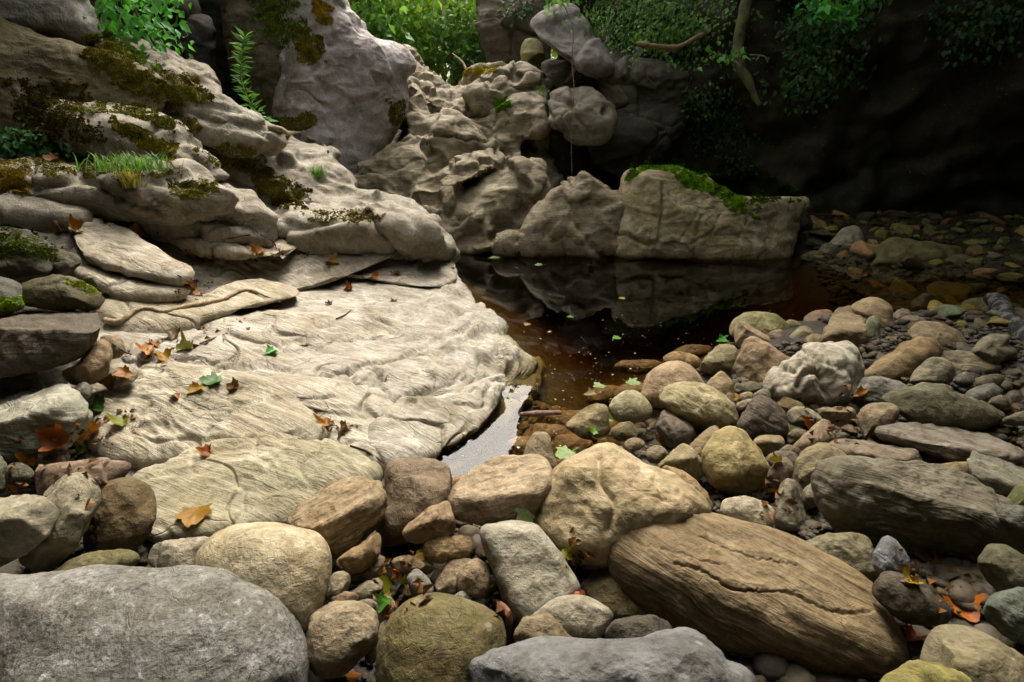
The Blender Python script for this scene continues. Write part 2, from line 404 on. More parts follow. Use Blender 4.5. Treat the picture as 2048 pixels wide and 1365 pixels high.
def water_material():
    g = NG('pool_water'); geo = g.n('ShaderNodeNewGeometry')
    tc = g.n('ShaderNodeTexCoord').outputs['Object']
    bp = g.n('ShaderNodeBump', {'Strength': .05, 'Distance': .01, 'Height': g.noise(tc, 5., 2, .5)})
    fr = g.n('ShaderNodeFresnel', {'IOR': 1.33, 'Normal': bp.outputs[0]})
    tr = g.n('ShaderNodeBsdfTransparent', {'Color': (1, 1, 1, 1)})
    gl = g.n('ShaderNodeBsdfGlossy', {'Color': (1, 1, 1, 1), 'Roughness': .015, 'Normal': bp.outputs[0]})
    f = g.math('MULTIPLY', fr.outputs[0], g.math('SUBTRACT', 1.0, geo.outputs['Backfacing']))
    mx = g.n('ShaderNodeMixShader', {0: f, 1: tr.outputs[0], 2: gl.outputs[0]})
    ab = g.n('ShaderNodeVolumeAbsorption', {'Color': (.78, .61, .18, 1), 'Density': 3.4})
    g.t.links.new(ab.outputs[0], g.out.inputs['Volume'])
    return g.finish(mx.outputs[0])
M_WATER = water_material()
# ------------------------------------------------------------------ hand placed stones
# outline in photo pixels (turned into metres at its own distance), colour, options, label
ST_ = []
def S(pts, col, label, name='stone', **k): ST_.append((name, pts, col, k, label))
# --- foreground left
S('-60,1190 60,1158 160,1141 290,1133 400,1137 480,1155 545,1192 580,1235 605,1290 613,1345 600,1430 500,1500 200,1560 -80,1500', '8e8d88', 'huge grey boulder speckled black and white in the bottom left corner', 'boulder', t=1.13, sp=1., cuts=1, p=3.2, bulge=.3, tilt=.5, amp=.45)
S('392,1112 428,1072 480,1050 560,1047 630,1060 660,1088 668,1135 657,1195 638,1250 610,1288 545,1285 450,1230 395,1160', 'cdbf98', 'large smooth cream boulder with a brown patch, behind the huge speckled boulder', 'boulder', t=1.36, oc=.5, gr=.15, cuts=2, p=3, amp=.5)
S('296,1108 312,1086 352,1082 418,1076 420,1110 405,1150 340,1150 298,1132', 'b3a78f', 'pale stone squeezed in left of the large cream boulder', t=1.58, oc=.2)
S('80,1165 130,1130 200,1102 262,1104 278,1118 255,1140 200,1170 110,1180', '7d7440', 'low olive stone lying behind the top of the speckled boulder', t=1.5, gr=.5)
S('165,1060 193,982 240,957 285,964 308,1000 302,1050 272,1095 210,1118 170,1108', '786234', 'rounded rust brown boulder beside the brown maple leaf', 'boulder', gr=.25, oc=.6, t=1.68, cuts=3)
S('40,1112 60,1060 95,990 130,955 168,949 190,965 187,1015 166,1065 132,1118 82,1142 48,1132', 'a9a184', 'long grey stone leaning up to the right near the left edge', 'boulder', t=1.55, gr=.15, p=3)
S('-70,1010 0,998 70,989 105,1002 123,1030 92,1072 45,1115 -70,1150', 'a39b80', 'pale wedge stone cut off by the left edge, below the reddish flat stone', 'boulder', t=1.42, gr=.2, ridge=(-60,1050,110,1015))
S('66,945 100,927 180,920 250,921 266,934 242,962 190,978 130,992 80,990', '9c7d68', 'flat reddish stone with a green end lying below the blocky grey stone', t=1.72, gr=.3, oc=.3, cuts=3)
S('52,908 70,890 110,887 142,910 128,932 80,935', 'a08e78', 'small pinkish grey stone behind the flat reddish stone', t=1.9)
S('10,938 38,925 66,940 62,965 20,970', '6e6a50', 'small dark stone among dead leaves at the left edge', t=1.75)
S('-50,905 0,908 12,940 8,985 -50,1000', '6d7450', 'greenish stone half out of frame at the left edge', t=1.75, gr=.4)
S('-80,738 20,733 90,728 116,735 150,790 181,850 168,872 120,895 30,916 -80,925', 'b2b29f', 'large square cut grey block with a pale flat top at the left edge', 'boulder', t=1.95, ridge=(-40,855,165,805), bulge=.5, gr=.1, kind='s', ga=5, cuts=1, gn=.25, tilt=.3)
S('-80,640 0,610 50,597 120,598 180,611 200,640 204,662 182,697 122,726 60,742 -80,745', '6b5f4a', 'big dark brown boulder sitting on the square block, lichen on top', 'boulder', t=2.2, ridge=(-60,668,203,662), sp=.25, gr=.1, oc=.3, cuts=1, gn=.3)
S('-80,458 0,455 60,465 100,485 115,505 105,540 60,556 -80,566', '4a4630', 'dark boulder with a thick moss cap at the left edge', 'boulder', t=2.75, gr=.5)
S('98,500 130,503 152,512 161,527 140,547 100,552', '5e5436', 'short dark stone poking out right of the moss capped boulder', t=2.85, gr=.3)
S('-60,556 20,560 46,592 30,625 -60,650', '6a685c', 'lichen flecked grey stone between two dark boulders at the left edge', t=2.45, sp=.4, gr=.3)
S('36,575 90,556 150,556 206,592 212,603 190,620 120,618 60,612', '6c6038', 'low mossy brown stone under the moss capped boulder', t=2.55, gr=.5, cuts=5)
S('122,745 158,725 190,690 206,676 223,690 221,722 206,758 178,772 142,770', 'a5885c', 'upright tan stone under the big dark brown boulder', t=2.25, oc=.4, p=3)
S('200,674 235,674 252,700 238,714 214,714', 'ab9267', 'small tan stone tucked behind the upright tan stone', t=2.5)
S('144,782 164,765 185,775 182,792 160,802', '8d8a78', 'small round grey stone right of the square grey block', t=2.15)
S('244,716 258,709 273,716 268,727 250,728', 'cfccc6', 'small white pebble beside curled orange leaves on the slab', 'pebble', t=2.47, cuts=0)
S('206,735 250,728 278,742 266,765 212,772', 'b5ab92', 'pale flat stone beside the upright tan stone', t=2.32)
# --- foreground centre
S('570,1042 600,1010 680,965 735,957 766,975 774,1012 762,1052 722,1087 690,1117 655,1100 610,1070', 'b39a6e', 'slanting tan stone with a flat rhombus face behind the cream boulder', 'boulder', t=1.6, ridge=(590,1075,752,1000), gn=.4, kind='s', ga=-28, cuts=2, tilt=.3, oc=.3)
S('768,942 790,920 850,916 890,925 906,950 904,990 896,1012 880,1055 812,1085 770,1085 752,1050 768,1010', '92795a', 'smooth brown stone with one rounded shoulder, at the near end of the white slab', 'boulder', t=1.72, cuts=2, p=3, amp=.7)
S('902,962 925,952 937,970 922,988 902,986', 'b5852c', 'little ochre stone at the edge of the sky reflection', t=1.85)
S('806,1062 870,1012 900,1004 905,1066 862,1086 820,1084', 'ac8c60', 'tan wedge with a sharp edge leaning on the smooth brown stone', t=1.56, ridge=(815,1058,900,1022), cuts=1, kind='s', ga=-30, gn=.2)
S('899,992 925,960 985,925 1050,911 1086,914 1101,935 1104,972 1075,1012 1055,1038 1000,1046 920,1044 901,1032', 'bfa780', 'flat topped tan block beside the sky reflection', 'boulder', t=1.62, ridge=(895,1003,1062,975), bulge=.5, kind='s', ga=-12, gn=.35, cuts=1, tilt=.45)
S('1046,915 1060,875 1075,866 1096,870 1106,905 1114,935 1100,950 1060,945', 'a9946c', 'small upright tan stone behind the flat topped tan block', t=1.9, ridge=(1095,870,1112,930,.9,.3), cuts=1)
S('1066,1045 1085,990 1120,932 1170,900 1202,889 1240,897 1290,925 1340,945 1390,975 1419,1012 1400,1045 1340,1090 1250,1125 1190,1140 1120,1108 1078,1068', 'cdb78c', 'large cream boulder with a raised peak and greenish left flank in the centre', 'boulder', t=1.62, gr=.45, oc=.45, kind='r', amp=.45, cuts=2, bulge=.5, creases=[('1196,915 1202,960 1228,1005 1215,1060', 9, .02), ('1285,935 1318,965 1330,1000', 5, .012)])
S('1322,935 1370,945 1405,975 1424,1010 1410,1040 1370,1040 1330,990', 'bd9c66', 'tan stone showing as a rim behind the large cream boulder', t=1.95, oc=.5)
S('956,1060 985,1045 1060,1049 1092,1077 1132,1130 1161,1178 1130,1215 1100,1250 1050,1262 1026,1235 1000,1172 974,1112', 'b6b09c', 'flat pale grey slab stone lying upright between small stones and the cream boulder', 'boulder', t=1.44, ridge=(1000,1130,1030,1225,-.8,.2), cuts=1, gr=.2, p=3.5, lean=(.05,-.25), amp=.6)
S('1050,1262 1096,1202 1160,1188 1210,1210 1224,1242 1190,1280 1110,1290', 'a59c86', 'grey brown stone at the lower end of the pale slab stone', t=1.3, gr=.25)
S('1030,1270 1056,1232 1095,1230 1130,1262 1150,1300 1050,1310', '94835c', 'small brown dome above the blue grey boulder', t=1.22)
S('1206,1062 1225,1030 1270,1014 1350,1012 1440,1024 1560,1065 1680,1130 1745,1180 1790,1240 1814,1302 1802,1345 1750,1362 1650,1362 1520,1322 1400,1275 1300,1225 1240,1170 1211,1112', 'a58c5e', 'huge log shaped tan boulder with wood like grain, lower right foreground', 'boulder', t=1.42, kind='s', ga=26, sp=.2, gn=.55, ridge=(1235,1130,1770,1325,-.1,-.2), bulge=.48, cuts=0, p=2.6, tilt=.45, amp=.5, soft=.3, creases=[('1348,1129 1405,1144 1461,1178 1510,1182 1574,1186 1642,1216 1699,1227 1740,1225', 2.6, .010), ('1225,1045 1270,1080 1330,1105 1440,1130', 2.2, .005), ('1400,1075 1500,1110 1590,1135', 2.2, .005)], oc=.35, lean=(0,-.15), step=3.5)
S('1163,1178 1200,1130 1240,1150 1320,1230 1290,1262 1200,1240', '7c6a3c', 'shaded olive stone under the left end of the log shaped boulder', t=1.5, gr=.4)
S('946,1350 965,1315 1010,1290 1080,1268 1180,1274 1270,1272 1330,1265 1392,1275 1452,1317 1504,1375 1480,1520 980,1520', '76777a', 'smooth blue grey boulder with a dimpled top at the bottom edge', 'boulder', t=1.04, cuts=0, p=3, amp=1.1, sp=.1)
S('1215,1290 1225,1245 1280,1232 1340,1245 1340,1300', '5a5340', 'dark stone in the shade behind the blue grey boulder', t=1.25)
S('752,1335 765,1270 800,1215 850,1192 910,1194 970,1214 1006,1245 1014,1302 992,1370 950,1470 800,1470 758,1400', '7d6e36', 'round olive brown boulder with algae and ring stains at the bottom edge', 'boulder', t=1.16, gr=.7, oc=.6, cuts=0, amp=.5)
S('610,1312 620,1250 640,1214 690,1200 740,1209 758,1240 751,1282 726,1313 690,1340 640,1352', 'ab9674', 'speckled brown stone in front of the small stones, right of the cream boulder', t=1.27, sp=.35, gr=.3, cuts=3)
S('728,1315 752,1260 772,1238 782,1250 766,1300 745,1330', '928662', 'thin stone wedged against the olive brown boulder', t=1.3)
S('672,1122 720,1090 755,1064 764,1086 752,1117 722,1142 690,1146', 'a8874f', 'tan stone under the slanting rhombus stone', t=1.5)
S('688,1155 720,1140 760,1108 772,1140 748,1160 702,1168', '8c7c5c', 'flat brown stone under the tan stone beneath the rhombus stone', t=1.52)
S('652,1200 664,1150 694,1144 702,1162 692,1190 670,1206', 'aa9a78', 'small pale stone touching the right side of the cream boulder', t=1.42)
S('662,1196 690,1182 717,1194 705,1212 672,1214', '9c7c58', 'small reddish brown pebble above the speckled brown stone', 'pebble', t=1.4)
S('698,1190 720,1172 756,1156 767,1175 735,1200 706,1206', 'a39470', 'slanting flat pebble left of the yellow green leaf', 'pebble', t=1.45)
S('715,1204 735,1198 755,1208 752,1222 725,1220', 'a08f74', 'tiny chip of stone above the speckled brown stone', 'pebble', t=1.38)
S('843,1092 865,1071 920,1069 946,1080 944,1107 902,1124 855,1121', 'b0925a', 'ochre loaf shaped stone beside the pale grey slab stone', t=1.55, cuts=2)
S('785,1118 820,1111 866,1130 862,1148 830,1154 790,1140', 'a58a5e', 'flat tan stone below the curled green leaf', t=1.52)
S('816,1155 835,1137 866,1170 861,1194 825,1192', '97938a', 'small round blue grey stone among the little stones', t=1.46)
S('866,1186 884,1140 910,1119 950,1124 945,1165 915,1200', 'a08a66', 'brown stone with a steep face behind the pale rounded stone', t=1.5)
S('916,1148 945,1121 976,1128 981,1166 970,1194 920,1184', 'ac946c', 'pale rounded tan stone leaning on the slab stone', t=1.45)
S('752,1215 768,1190 790,1203 788,1245 758,1250', '9e7e58', 'small tan stone left of the olive brown boulder', t=1.35)
S('905,1195 925,1182 942,1200 940,1220 910,1215', '9a968a', 'grey pebble under the pale rounded tan stone', 'pebble', t=1.42)
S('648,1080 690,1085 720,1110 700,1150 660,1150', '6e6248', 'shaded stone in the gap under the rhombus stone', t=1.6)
# --- near edge of the pool
S('1217,817 1228,796 1255,781 1285,789 1303,815 1297,838 1265,848 1230,842', 'c2b88a', 'round ball shaped pale stone standing in the shallow water', t=2.55, cuts=0, amp=.5, gr=.25)
S('1132,852 1165,820 1205,811 1217,830 1214,865 1170,878', 'a3915c', 'half drowned tan stone left of the ball shaped stone', t=2.5, ridge=(1160,848,1212,816,-.8,.1), cuts=1)
S('1222,862 1245,845 1270,850 1275,875 1240,884', '8f7d45', 'small brown stone awash below the ball shaped stone', t=2.35)
S('1281,785 1295,750 1320,730 1350,722 1386,735 1407,760 1412,795 1375,815 1310,815 1285,802', 'c9a97c', 'large smooth orange tan dome at the edge of the pool', 'boulder', t=2.75, cuts=0, amp=.5)
S('1318,800 1340,775 1380,767 1430,785 1467,815 1475,842 1455,858 1390,859 1355,838 1333,815', 'c9ba84', 'oblong cream stone tilted on its side with a green left end', 'boulder', t=2.46, gr=.35, kind='s', ga=35, gn=.3, cuts=2)
S('1316,794 1335,781 1347,790 1337,808', 'c0a074', 'small pinkish nub behind the oblong cream stone', t=2.6)
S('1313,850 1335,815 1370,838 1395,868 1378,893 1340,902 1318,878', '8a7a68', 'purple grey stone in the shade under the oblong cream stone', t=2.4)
S('1370,900 1420,853 1440,860 1425,905 1395,930 1368,925', 'a38c5c', 'leaf shaped brown stone left of the rounded diamond stone', t=2.2)
S('1405,906 1420,880 1450,857 1480,856 1506,885 1541,930 1536,952 1510,978 1470,994 1435,978 1411,946', 'c2ab68', 'rounded diamond shaped ochre stone with a mossy broken face', 'boulder', t=2.05, gr=.5, cuts=2, p=3)
S('1317,930 1365,890 1402,915 1408,948 1380,965 1330,950', 'aa9a6a', 'tan stone with a dark mossy front beside the large cream boulder', t=2.08, ridge=(1325,925,1400,912), gr=.4, cuts=1)
S('1476,852 1495,815 1515,794 1545,799 1571,835 1574,868 1545,882 1495,882', '7a6a5a', 'dark purple brown stone with swirling bands', t=2.4, kind='s', ga=30, gn=.6, cuts=2)
S('1506,885 1520,871 1560,872 1570,890 1562,905 1515,908', 'ab9464', 'small square tan block below the dark purple stone', t=2.25, ridge=(1508,882,1565,885), cuts=1)
S('1535,768 1555,735 1590,714 1605,695 1640,688 1690,690 1711,710 1718,752 1706,802 1650,815 1580,808 1544,798', 'd5cdb8', 'big gnarled whitish boulder with hollows and knobs', 'boulder', t=2.75, kind='n', gr=.25, cuts=0, amp=.6, bulge=.5, step=3.2, creases=[('1600,700 1628,716 1642,745 1652,790', 5, .035), ('1596,775 1606,752 1625,742 1645,752', 6, .04), ('1560,735 1590,745 1600,730', 5, .025)])
S('1452,765 1470,720 1495,676 1516,677 1560,705 1592,722 1570,760 1537,780 1480,776', 'b99c70', 'peaked tan stone with sharp facets left of the gnarled boulder', 'boulder', t=2.95, ridge=(1500,680,1530,770,-.8,.2), cuts=4, kind='r', amp=.5)
S('1398,737 1425,700 1450,691 1472,700 1465,745 1430,752', 'b0a372', 'greenish tan stone at the water left of the peaked stone', t=3.05, gr=.4)
S('1408,785 1428,752 1445,743 1462,762 1468,790 1432,802', 'b39a6a', 'tan cone shaped stone in front of the peaked stone', t=2.72)
S('1325,717 1345,704 1380,707 1402,722 1388,738 1345,734', 'b8914a', 'flat ochre stone barely out of the water', t=3.15, cuts=0)
S('1456,660 1470,635 1510,622 1555,632 1579,655 1567,675 1520,685 1470,676', 'b0a868', 'oblong olive stone at the tip of the stone bar', 'boulder', t=3.55, gr=.4, cuts=2)
S('1466,670 1478,642 1500,645 1545,670 1562,692 1530,702 1480,697', 'c0a47c', 'pinkish wedge stone leaning on the oblong olive stone', t=3.4, ridge=(1480,648,1555,692,-.5,.2), cuts=1)
S('1533,672 1555,659 1572,670 1562,690', 'b0987c', 'small pinkish stone right of the wedge stone', t=3.42)
S('1563,655 1580,639 1602,648 1597,668', '9a9460', 'small olive stone at the water edge of the bar', t=3.6)
S('1566,685 1590,660 1610,651 1627,665 1612,692 1570,702', 'b0a676', 'pale olive stone in front of the small olive stone', t=3.4)
S('1605,685 1625,668 1651,678 1647,698 1610,702', 'b3a270', 'small tan block left of the tall banded block', t=3.3)
S('1604,655 1612,630 1640,620 1667,625 1660,660 1625,672', 'ae8d68', 'pinkish brown rounded stone behind the tall banded block', t=3.7)
S('1640,700 1655,650 1672,622 1700,614 1732,630 1742,662 1740,720 1715,735', 'bba377', 'tall tan banded block near the top of the stone bar', 'boulder', t=3.2, ridge=(1655,665,1735,662), kind='s', ga=10, gn=.5, cuts=1)
S('1733,645 1752,632 1760,660 1757,692 1747,724 1733,722', 'aab088', 'narrow pale green slab standing beside the tall banded block', t=3.25, gr=.3, kind='s', ga=80, gn=.4)
S('1703,620 1725,600 1755,597 1781,612 1786,640 1788,665 1755,672 1740,650', 'd3b884', 'smooth cream dome topping the stone bar', 'boulder', t=3.55, cuts=0, amp=.6)
S('1783,635 1800,618 1821,622 1820,640 1792,645', 'b9a58a', 'small pinkish stone right of the cream dome', t=3.75)
S('1785,650 1810,632 1840,634 1853,646 1822,660 1792,666', 'b4a389', 'flat greyish stone behind the broad tan dome', t=3.65)
S('1816,665 1840,643 1890,650 1926,670 1934,692 1900,710 1850,711 1820,692', 'c0a87c', 'broad low tan dome on the right of the bar', 'boulder', t=3.3, cuts=1, kind='r', amp=.4)
S('1756,685 1780,670 1817,669 1822,692 1785,712 1757,708', 'b49b6a', 'small tan wedge between cream dome and broad tan dome', t=3.3)
S('1725,750 1770,715 1830,676 1870,679 1885,705 1855,730 1805,768 1760,785 1728,780', 'b39760', 'ochre wedge stone slanting up to the right with a dark base', 'boulder', t=2.95, oc=.6, gr=.2, cuts=3)
S('1816,772 1835,735 1860,716 1890,721 1915,745 1907,766 1865,778', 'b0a884', 'rounded grey green stone with a dark dimple', 'boulder', t=2.85, gr=.2)
S('1866,720 1890,704 1940,707 2028,730 2022,748 1960,760 1915,758 1880,742', 'ab9c78', 'long tapering grey tan stone at the right behind the rounded grey green stone', 'boulder', t=2.98, kind='s', ga=12, gn=.4)
S('1710,778 1730,755 1770,754 1830,782 1805,806 1760,812 1715,804', '9e9a90', 'flat blue grey stone right of the gnarled boulder', t=2.65, kind='s', ga=10, gn=.3)
S('1764,796 1800,779 1870,774 1930,790 1992,815 2008,836 1980,854 1900,862 1830,850 1785,820', '7d7752', 'long dark lens shaped stone covered in grey green lichen', 'boulder', t=2.42, sp=.5, gr=.4, cuts=1)
S('1636,824 1640,818 1700,815 1710,830 1692,850 1645,850', 'aa9468', 'flat fronted tan block below the gnarled boulder', t=2.48, ridge=(1638,822,1708,824), cuts=1)
S('1714,830 1735,810 1775,806 1799,820 1782,855 1732,878 1718,856', 'a8926a', 'tan stone with a saddle top left of the lens shaped stone', t=2.33, cuts=5)
S('1755,863 1770,854 1850,849 1950,864 2037,895 2043,918 1990,936 1900,918 1800,892 1760,877', '9b9180', 'long flat grey plank shaped stone below the lens shaped stone', 'boulder', t=2.15, ridge=(1758,868,2030,918), kind='s', ga=9, gn=.45, cuts=1, soft=.06)
S('1657,893 1680,879 1740,884 1832,905 1847,921 1832,940 1770,932 1690,916', 'a08e76', 'short flat pinkish plank shaped stone above the huge dark slab', t=2.05, ridge=(1662,896,1835,926), kind='s', ga=10, gn=.4, cuts=1)
S('1585,965 1600,910 1640,886 1692,905 1712,925 1665,960 1640,985', 'a59568', 'tan stone with a humped top left of the huge dark slab', t=2.02, cuts=4, gr=.2)
S('1586,898 1620,860 1645,839 1667,855 1672,884 1640,898 1600,915', 'b59c78', 'pinkish peaked stone above the humped tan stone', t=2.2, cuts=5)
S('1640,965 1660,930 1720,919 1800,919 1880,934 1960,969 2012,1010 2022,1032 2060,1050 2110,1100 2040,1140 1900,1130 1800,1110 1700,1080 1645,1020', '8b846c', 'huge dark slab with a sloping top and black front at right', 'boulder', t=1.72, ridge=(1655,965,2000,1040,-.1,-.15), kind='s', ga=13, gn=.6, cuts=1, bulge=.5, gr=.15, lean=(0,-.1), step=3.5)
S('1985,1036 2020,1010 2060,1018 2090,1070 2040,1072 2002,1055', '7c8070', 'broken grey piece at the right end of the huge dark slab', t=1.62, kind='s', ga=25, gn=.4)
S('1938,915 1960,892 2000,894 2062,920 2090,975 2040,994 1990,985 1945,955', 'a3a08a', 'grey stone with a hollow corner and ribbed top at the right edge', 'boulder', t=1.9, ridge=(1942,935,2060,985), kind='s', ga=35, gn=.5, cuts=1)
S('1856,950 1880,928 1945,924 1965,945 1955,978 1900,972', 'a2894e', 'ochre stone tucked behind the huge dark slab', t=2.05)
S('2010,1000 2048,964 2090,968 2090,1025 2030,1020', '767a3c', 'mossy green stone at the right edge below the hollow cornered stone', t=1.78, gr=.7)
S('1546,1035 1560,975 1585,957 1611,985 1628,1035 1602,1062 1560,1058', 'a1977c', 'upright grey triangular stone between the ochre diamond and the huge dark slab', t=1.85, ridge=(1580,960,1590,1050,.9,.1), cuts=1)
S('1603,990 1625,964 1642,970 1640,1005 1620,1018', '9e9578', 'small grey stone wedged beside the huge dark slab', t=1.92)
S('1440,1025 1455,1000 1500,994 1537,1010 1549,1037 1540,1060 1480,1055', 'c0b596', 'pale speckled egg shaped stone behind the log shaped boulder', t=1.75, cuts=0, sp=.25)
S('1532,962 1550,925 1575,914 1589,940 1572,970 1545,977', '93805e', 'brown stone right of the ochre diamond stone', t=1.95)
S('1530,925 1545,905 1590,905 1600,930 1570,945', '857868', 'purple grey flat stone behind the brown stone beside the diamond stone', t=2.08)
S('1605,1090 1660,1067 1720,1066 1747,1090 1753,1160 1720,1170 1640,1120', '8f8562', 'olive grey stone with a cracked front behind the log shaped boulder', t=1.58, gr=.2, kind='r', amp=.5)
S('1748,1118 1765,1077 1785,1074 1811,1105 1817,1145 1790,1158 1755,1156', '8d94a0', 'upright blue grey stone beside orange dead leaves', t=1.5, kind='s', ga=60, gn=.35)
S('1751,1195 1770,1150 1810,1149 1860,1179 1897,1215 1893,1240 1850,1252 1800,1240', '5d5038', 'dark brown pitted stone right of the log shaped boulder', 'boulder', t=1.4, sp=.3, cuts=1)
S('1955,1135 1965,1100 1990,1089 2030,1104 2075,1140 2070,1190 2000,1186', '6f6a48', 'dark olive rounded stone at the right edge under the huge dark slab', 'boulder', t=1.48)
S('1970,1240 1975,1195 2010,1179 2062,1178 2090,1240 2040,1280', '7d8a7c', 'grey green stone at the right edge beside the dead leaves', t=1.36, kind='s', ga=20, gn=.3)
S('1836,1320 1860,1258 1900,1246 1960,1259 2050,1320 2100,1430 1950,1430 1860,1370', '958962', 'large olive tan boulder in the bottom right corner', 'boulder', t=1.2, gr=.3, kind='r', amp=.4)
S('1760,1360 1830,1324 1890,1334 1945,1365 1960,1440 1770,1440', '9a9038', 'yellow green stone at the bottom edge, right of the log shaped boulder', t=1.12, gr=.5, cuts=0)
S('1945,700 1970,672 2020,671 2017,690 2033,708 1990,728 1960,722', 'a09a7a', 'grey stone with a notched right side left of the burnt log', t=3.0, cuts=4)
S('1905,760 1930,744 1950,755 1942,771 1912,775', '8f8877', 'small round grey stone below the long tapering stone', t=2.8)
S('1950,765 1960,754 2007,751 1998,772 1962,778', '8b8266', 'small flat olive stone right of the small round grey stone', t=2.75, kind='s', gn=.3)
S('1928,792 1945,776 1985,767 2002,790 1965,820 1940,812', '868880', 'angular blue grey stone above the lens shaped stone', t=2.6, cuts=5)
S('1845,782 1870,768 1900,772 1905,784 1870,790', 'a09078', 'small tan stone behind the lens shaped stone', t=2.65)
S('1975,806 2000,790 2025,800 2020,815 1985,818', '8a8064', 'small brown stone near the right end of the lens shaped stone', t=2.55)
S('2005,838 2060,820 2070,845 2010,850', '888264', 'narrow flat stone at the right edge beyond the lens shaped stone', t=2.4)
S('2008,800 2022,782 2042,786 2048,805 2020,815', '7d745c', 'round brown stone near the right edge under the burnt log', t=2.65)
S('1555,905 1575,890 1600,898 1590,912 1562,916', '9a8a6a', 'little brown stone beside a yellow leaf', 'pebble', t=2.15)
S('1575,870 1590,858 1612,862 1610,875 1585,880', '95886a', 'little flat stone left of the pinkish peaked stone', 'pebble', t=2.25)
S('1570,830 1600,812 1635,826 1645,846 1600,852 1578,846', 'a49b78', 'broken pale green stone right of the dark purple stone', t=2.42, cuts=5)
S('1470,812 1490,800 1520,797 1500,816 1475,824', 'b5a078', 'small pale pebble between cone shaped stone and dark purple stone', 'pebble', t=2.58)
S('1472,795 1490,784 1506,787 1505,799 1480,804', 'b3a478', 'little egg shaped pebble below the peaked stone', 'pebble', t=2.66, cuts=0)
S('1506,790 1525,779 1540,784 1540,800 1512,800', 'a39c74', 'round greenish pebble left of the gnarled boulder', 'pebble', t=2.68, cuts=0)
S('1448,802 1455,785 1466,790 1468,815 1455,830', 'a0906e', 'thin upright pebble behind the oblong cream stone', 'pebble', t=2.56)
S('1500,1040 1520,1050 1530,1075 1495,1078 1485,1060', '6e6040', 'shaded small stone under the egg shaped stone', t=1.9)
S('1250,885 1270,875 1290,884 1280,900 1255,902', 'b39a74', 'pinkish pebble at the water edge behind the large cream boulder', 'pebble', t=2.25)
S('1290,905 1310,890 1335,903 1330,922 1300,926', 'a08e68', 'flat tan pebble behind the large cream boulder', 'pebble', t=2.2)
# --- far shore, wet and green brown
S('1656,505 1670,470 1698,452 1724,460 1729,490 1716,508', 'cfc9aa', 'pale rounded boulder split by a crack on the far shore', 'boulder', t=6.1, kind='r', amp=.6)
S('1632,514 1650,487 1677,495 1682,513 1660,522', 'a39b68', 'olive stone leaning against the pale split boulder', t=5.95, kind='r', amp=.5)
S('1598,522 1612,505 1640,503 1650,516 1622,526', '8f8848', 'low yellow green stone left of the pale split boulder', t=5.9)
S('1730,530 1755,490 1790,474 1840,485 1920,494 1928,512 1900,530 1800,541 1745,541', '9c9454', 'long hump backed olive boulder on the far shore', 'boulder', t=5.6, kind='r', gr=.4, amp=.5, cuts=3)
S('1886,525 1910,509 1946,514 1953,532 1920,542', '8f8350', 'brown stone at the right end of the hump backed boulder', t=5.5)
S('1758,474 1780,462 1809,465 1803,479 1770,484', 'a09c66', 'flat pale olive stone above the hump backed boulder', t=6.5)
S('1852,578 1870,566 1920,569 1942,580 1927,602 1905,615 1880,604', 'a8942c', 'yellow pointed stone under the clear shallow water', t=4.75, cuts=0, tilt=1.6, bulge=.2)
S('1820,606 1850,588 1867,598 1864,628 1830,632', '7b7440', 'dark olive stone under water left of the yellow pointed stone', t=4.55)
S('1906,625 1940,600 1985,599 1982,630 1930,640', '837c40', 'rounded olive stone under water beside the burnt log', t=4.3, gr=.3)
S('1922,436 1940,419 1960,421 1965,434 1940,442', 'a6a69c', 'pale grey stone at the foot of the black cliff', t=7.6)
S('1968,446 1985,437 2000,440 1998,450 1978,454', 'a3a090', 'small whitish stone near the foot of the black cliff at right', t=7.3)
S('1560,455 1590,430 1612,425 1625,455 1600,475 1570,475', '4d4834', 'dark stone at the right end of the mossy capped pool boulder', t=6.6)
# --- stones seen through the brown water near the shore
for i, (p, t) in enumerate([
    ('1085,800 1100,765 1180,762 1200,785 1190,812 1110,815', 2.75), ('1230,775 1240,735 1330,722 1360,735 1320,770 1260,785', 2.95),
    ('1040,840 1060,805 1110,800 1150,815 1160,845 1090,858', 2.55), ('1085,860 1110,820 1160,815 1190,835 1170,875 1110,880', 2.5),
    ('1140,830 1160,790 1230,785 1240,810 1200,835', 2.68), ('1010,860 1030,845 1075,850 1080,885 1030,895', 2.42),
    ('1130,885 1150,872 1200,872 1205,895 1150,902', 2.3), ('1180,760 1190,725 1240,722 1250,750 1210,765', 3.0),
    ('1300,700 1320,680 1400,678 1420,700 1350,712', 3.25), ('1350,672 1370,655 1420,655 1430,670 1390,682', 3.5),
    ('1230,690 1250,672 1320,672 1330,690 1270,700', 3.3), ('1100,925 1115,905 1160,905 1165,930 1120,938', 2.15)]):
    S(p, 'a57c44', ['brown squared', 'long flat brown', 'smooth loaf shaped brown', 'rounded brown', 'wedge shaped brown', 'stubby brown', 'low brown', 'small squared brown', 'broad brown', 'faint brown', 'dim flat brown', 'small oval brown'][i]
      + ' stone under the amber water ' + ['right of the slab corner', 'left of the orange tan dome', 'with a stick floating on it', 'below the floating stick', 'beneath a floating pale leaf', 'near the sky reflection', 'near the half drowned stone', 'far from the shore', 'beside the flat ochre stone', 'near the tip of the stone bar', 'in the middle of the pool', 'beside the green maple leaf'][i], t=t + .12, cuts=2, oc=.5)
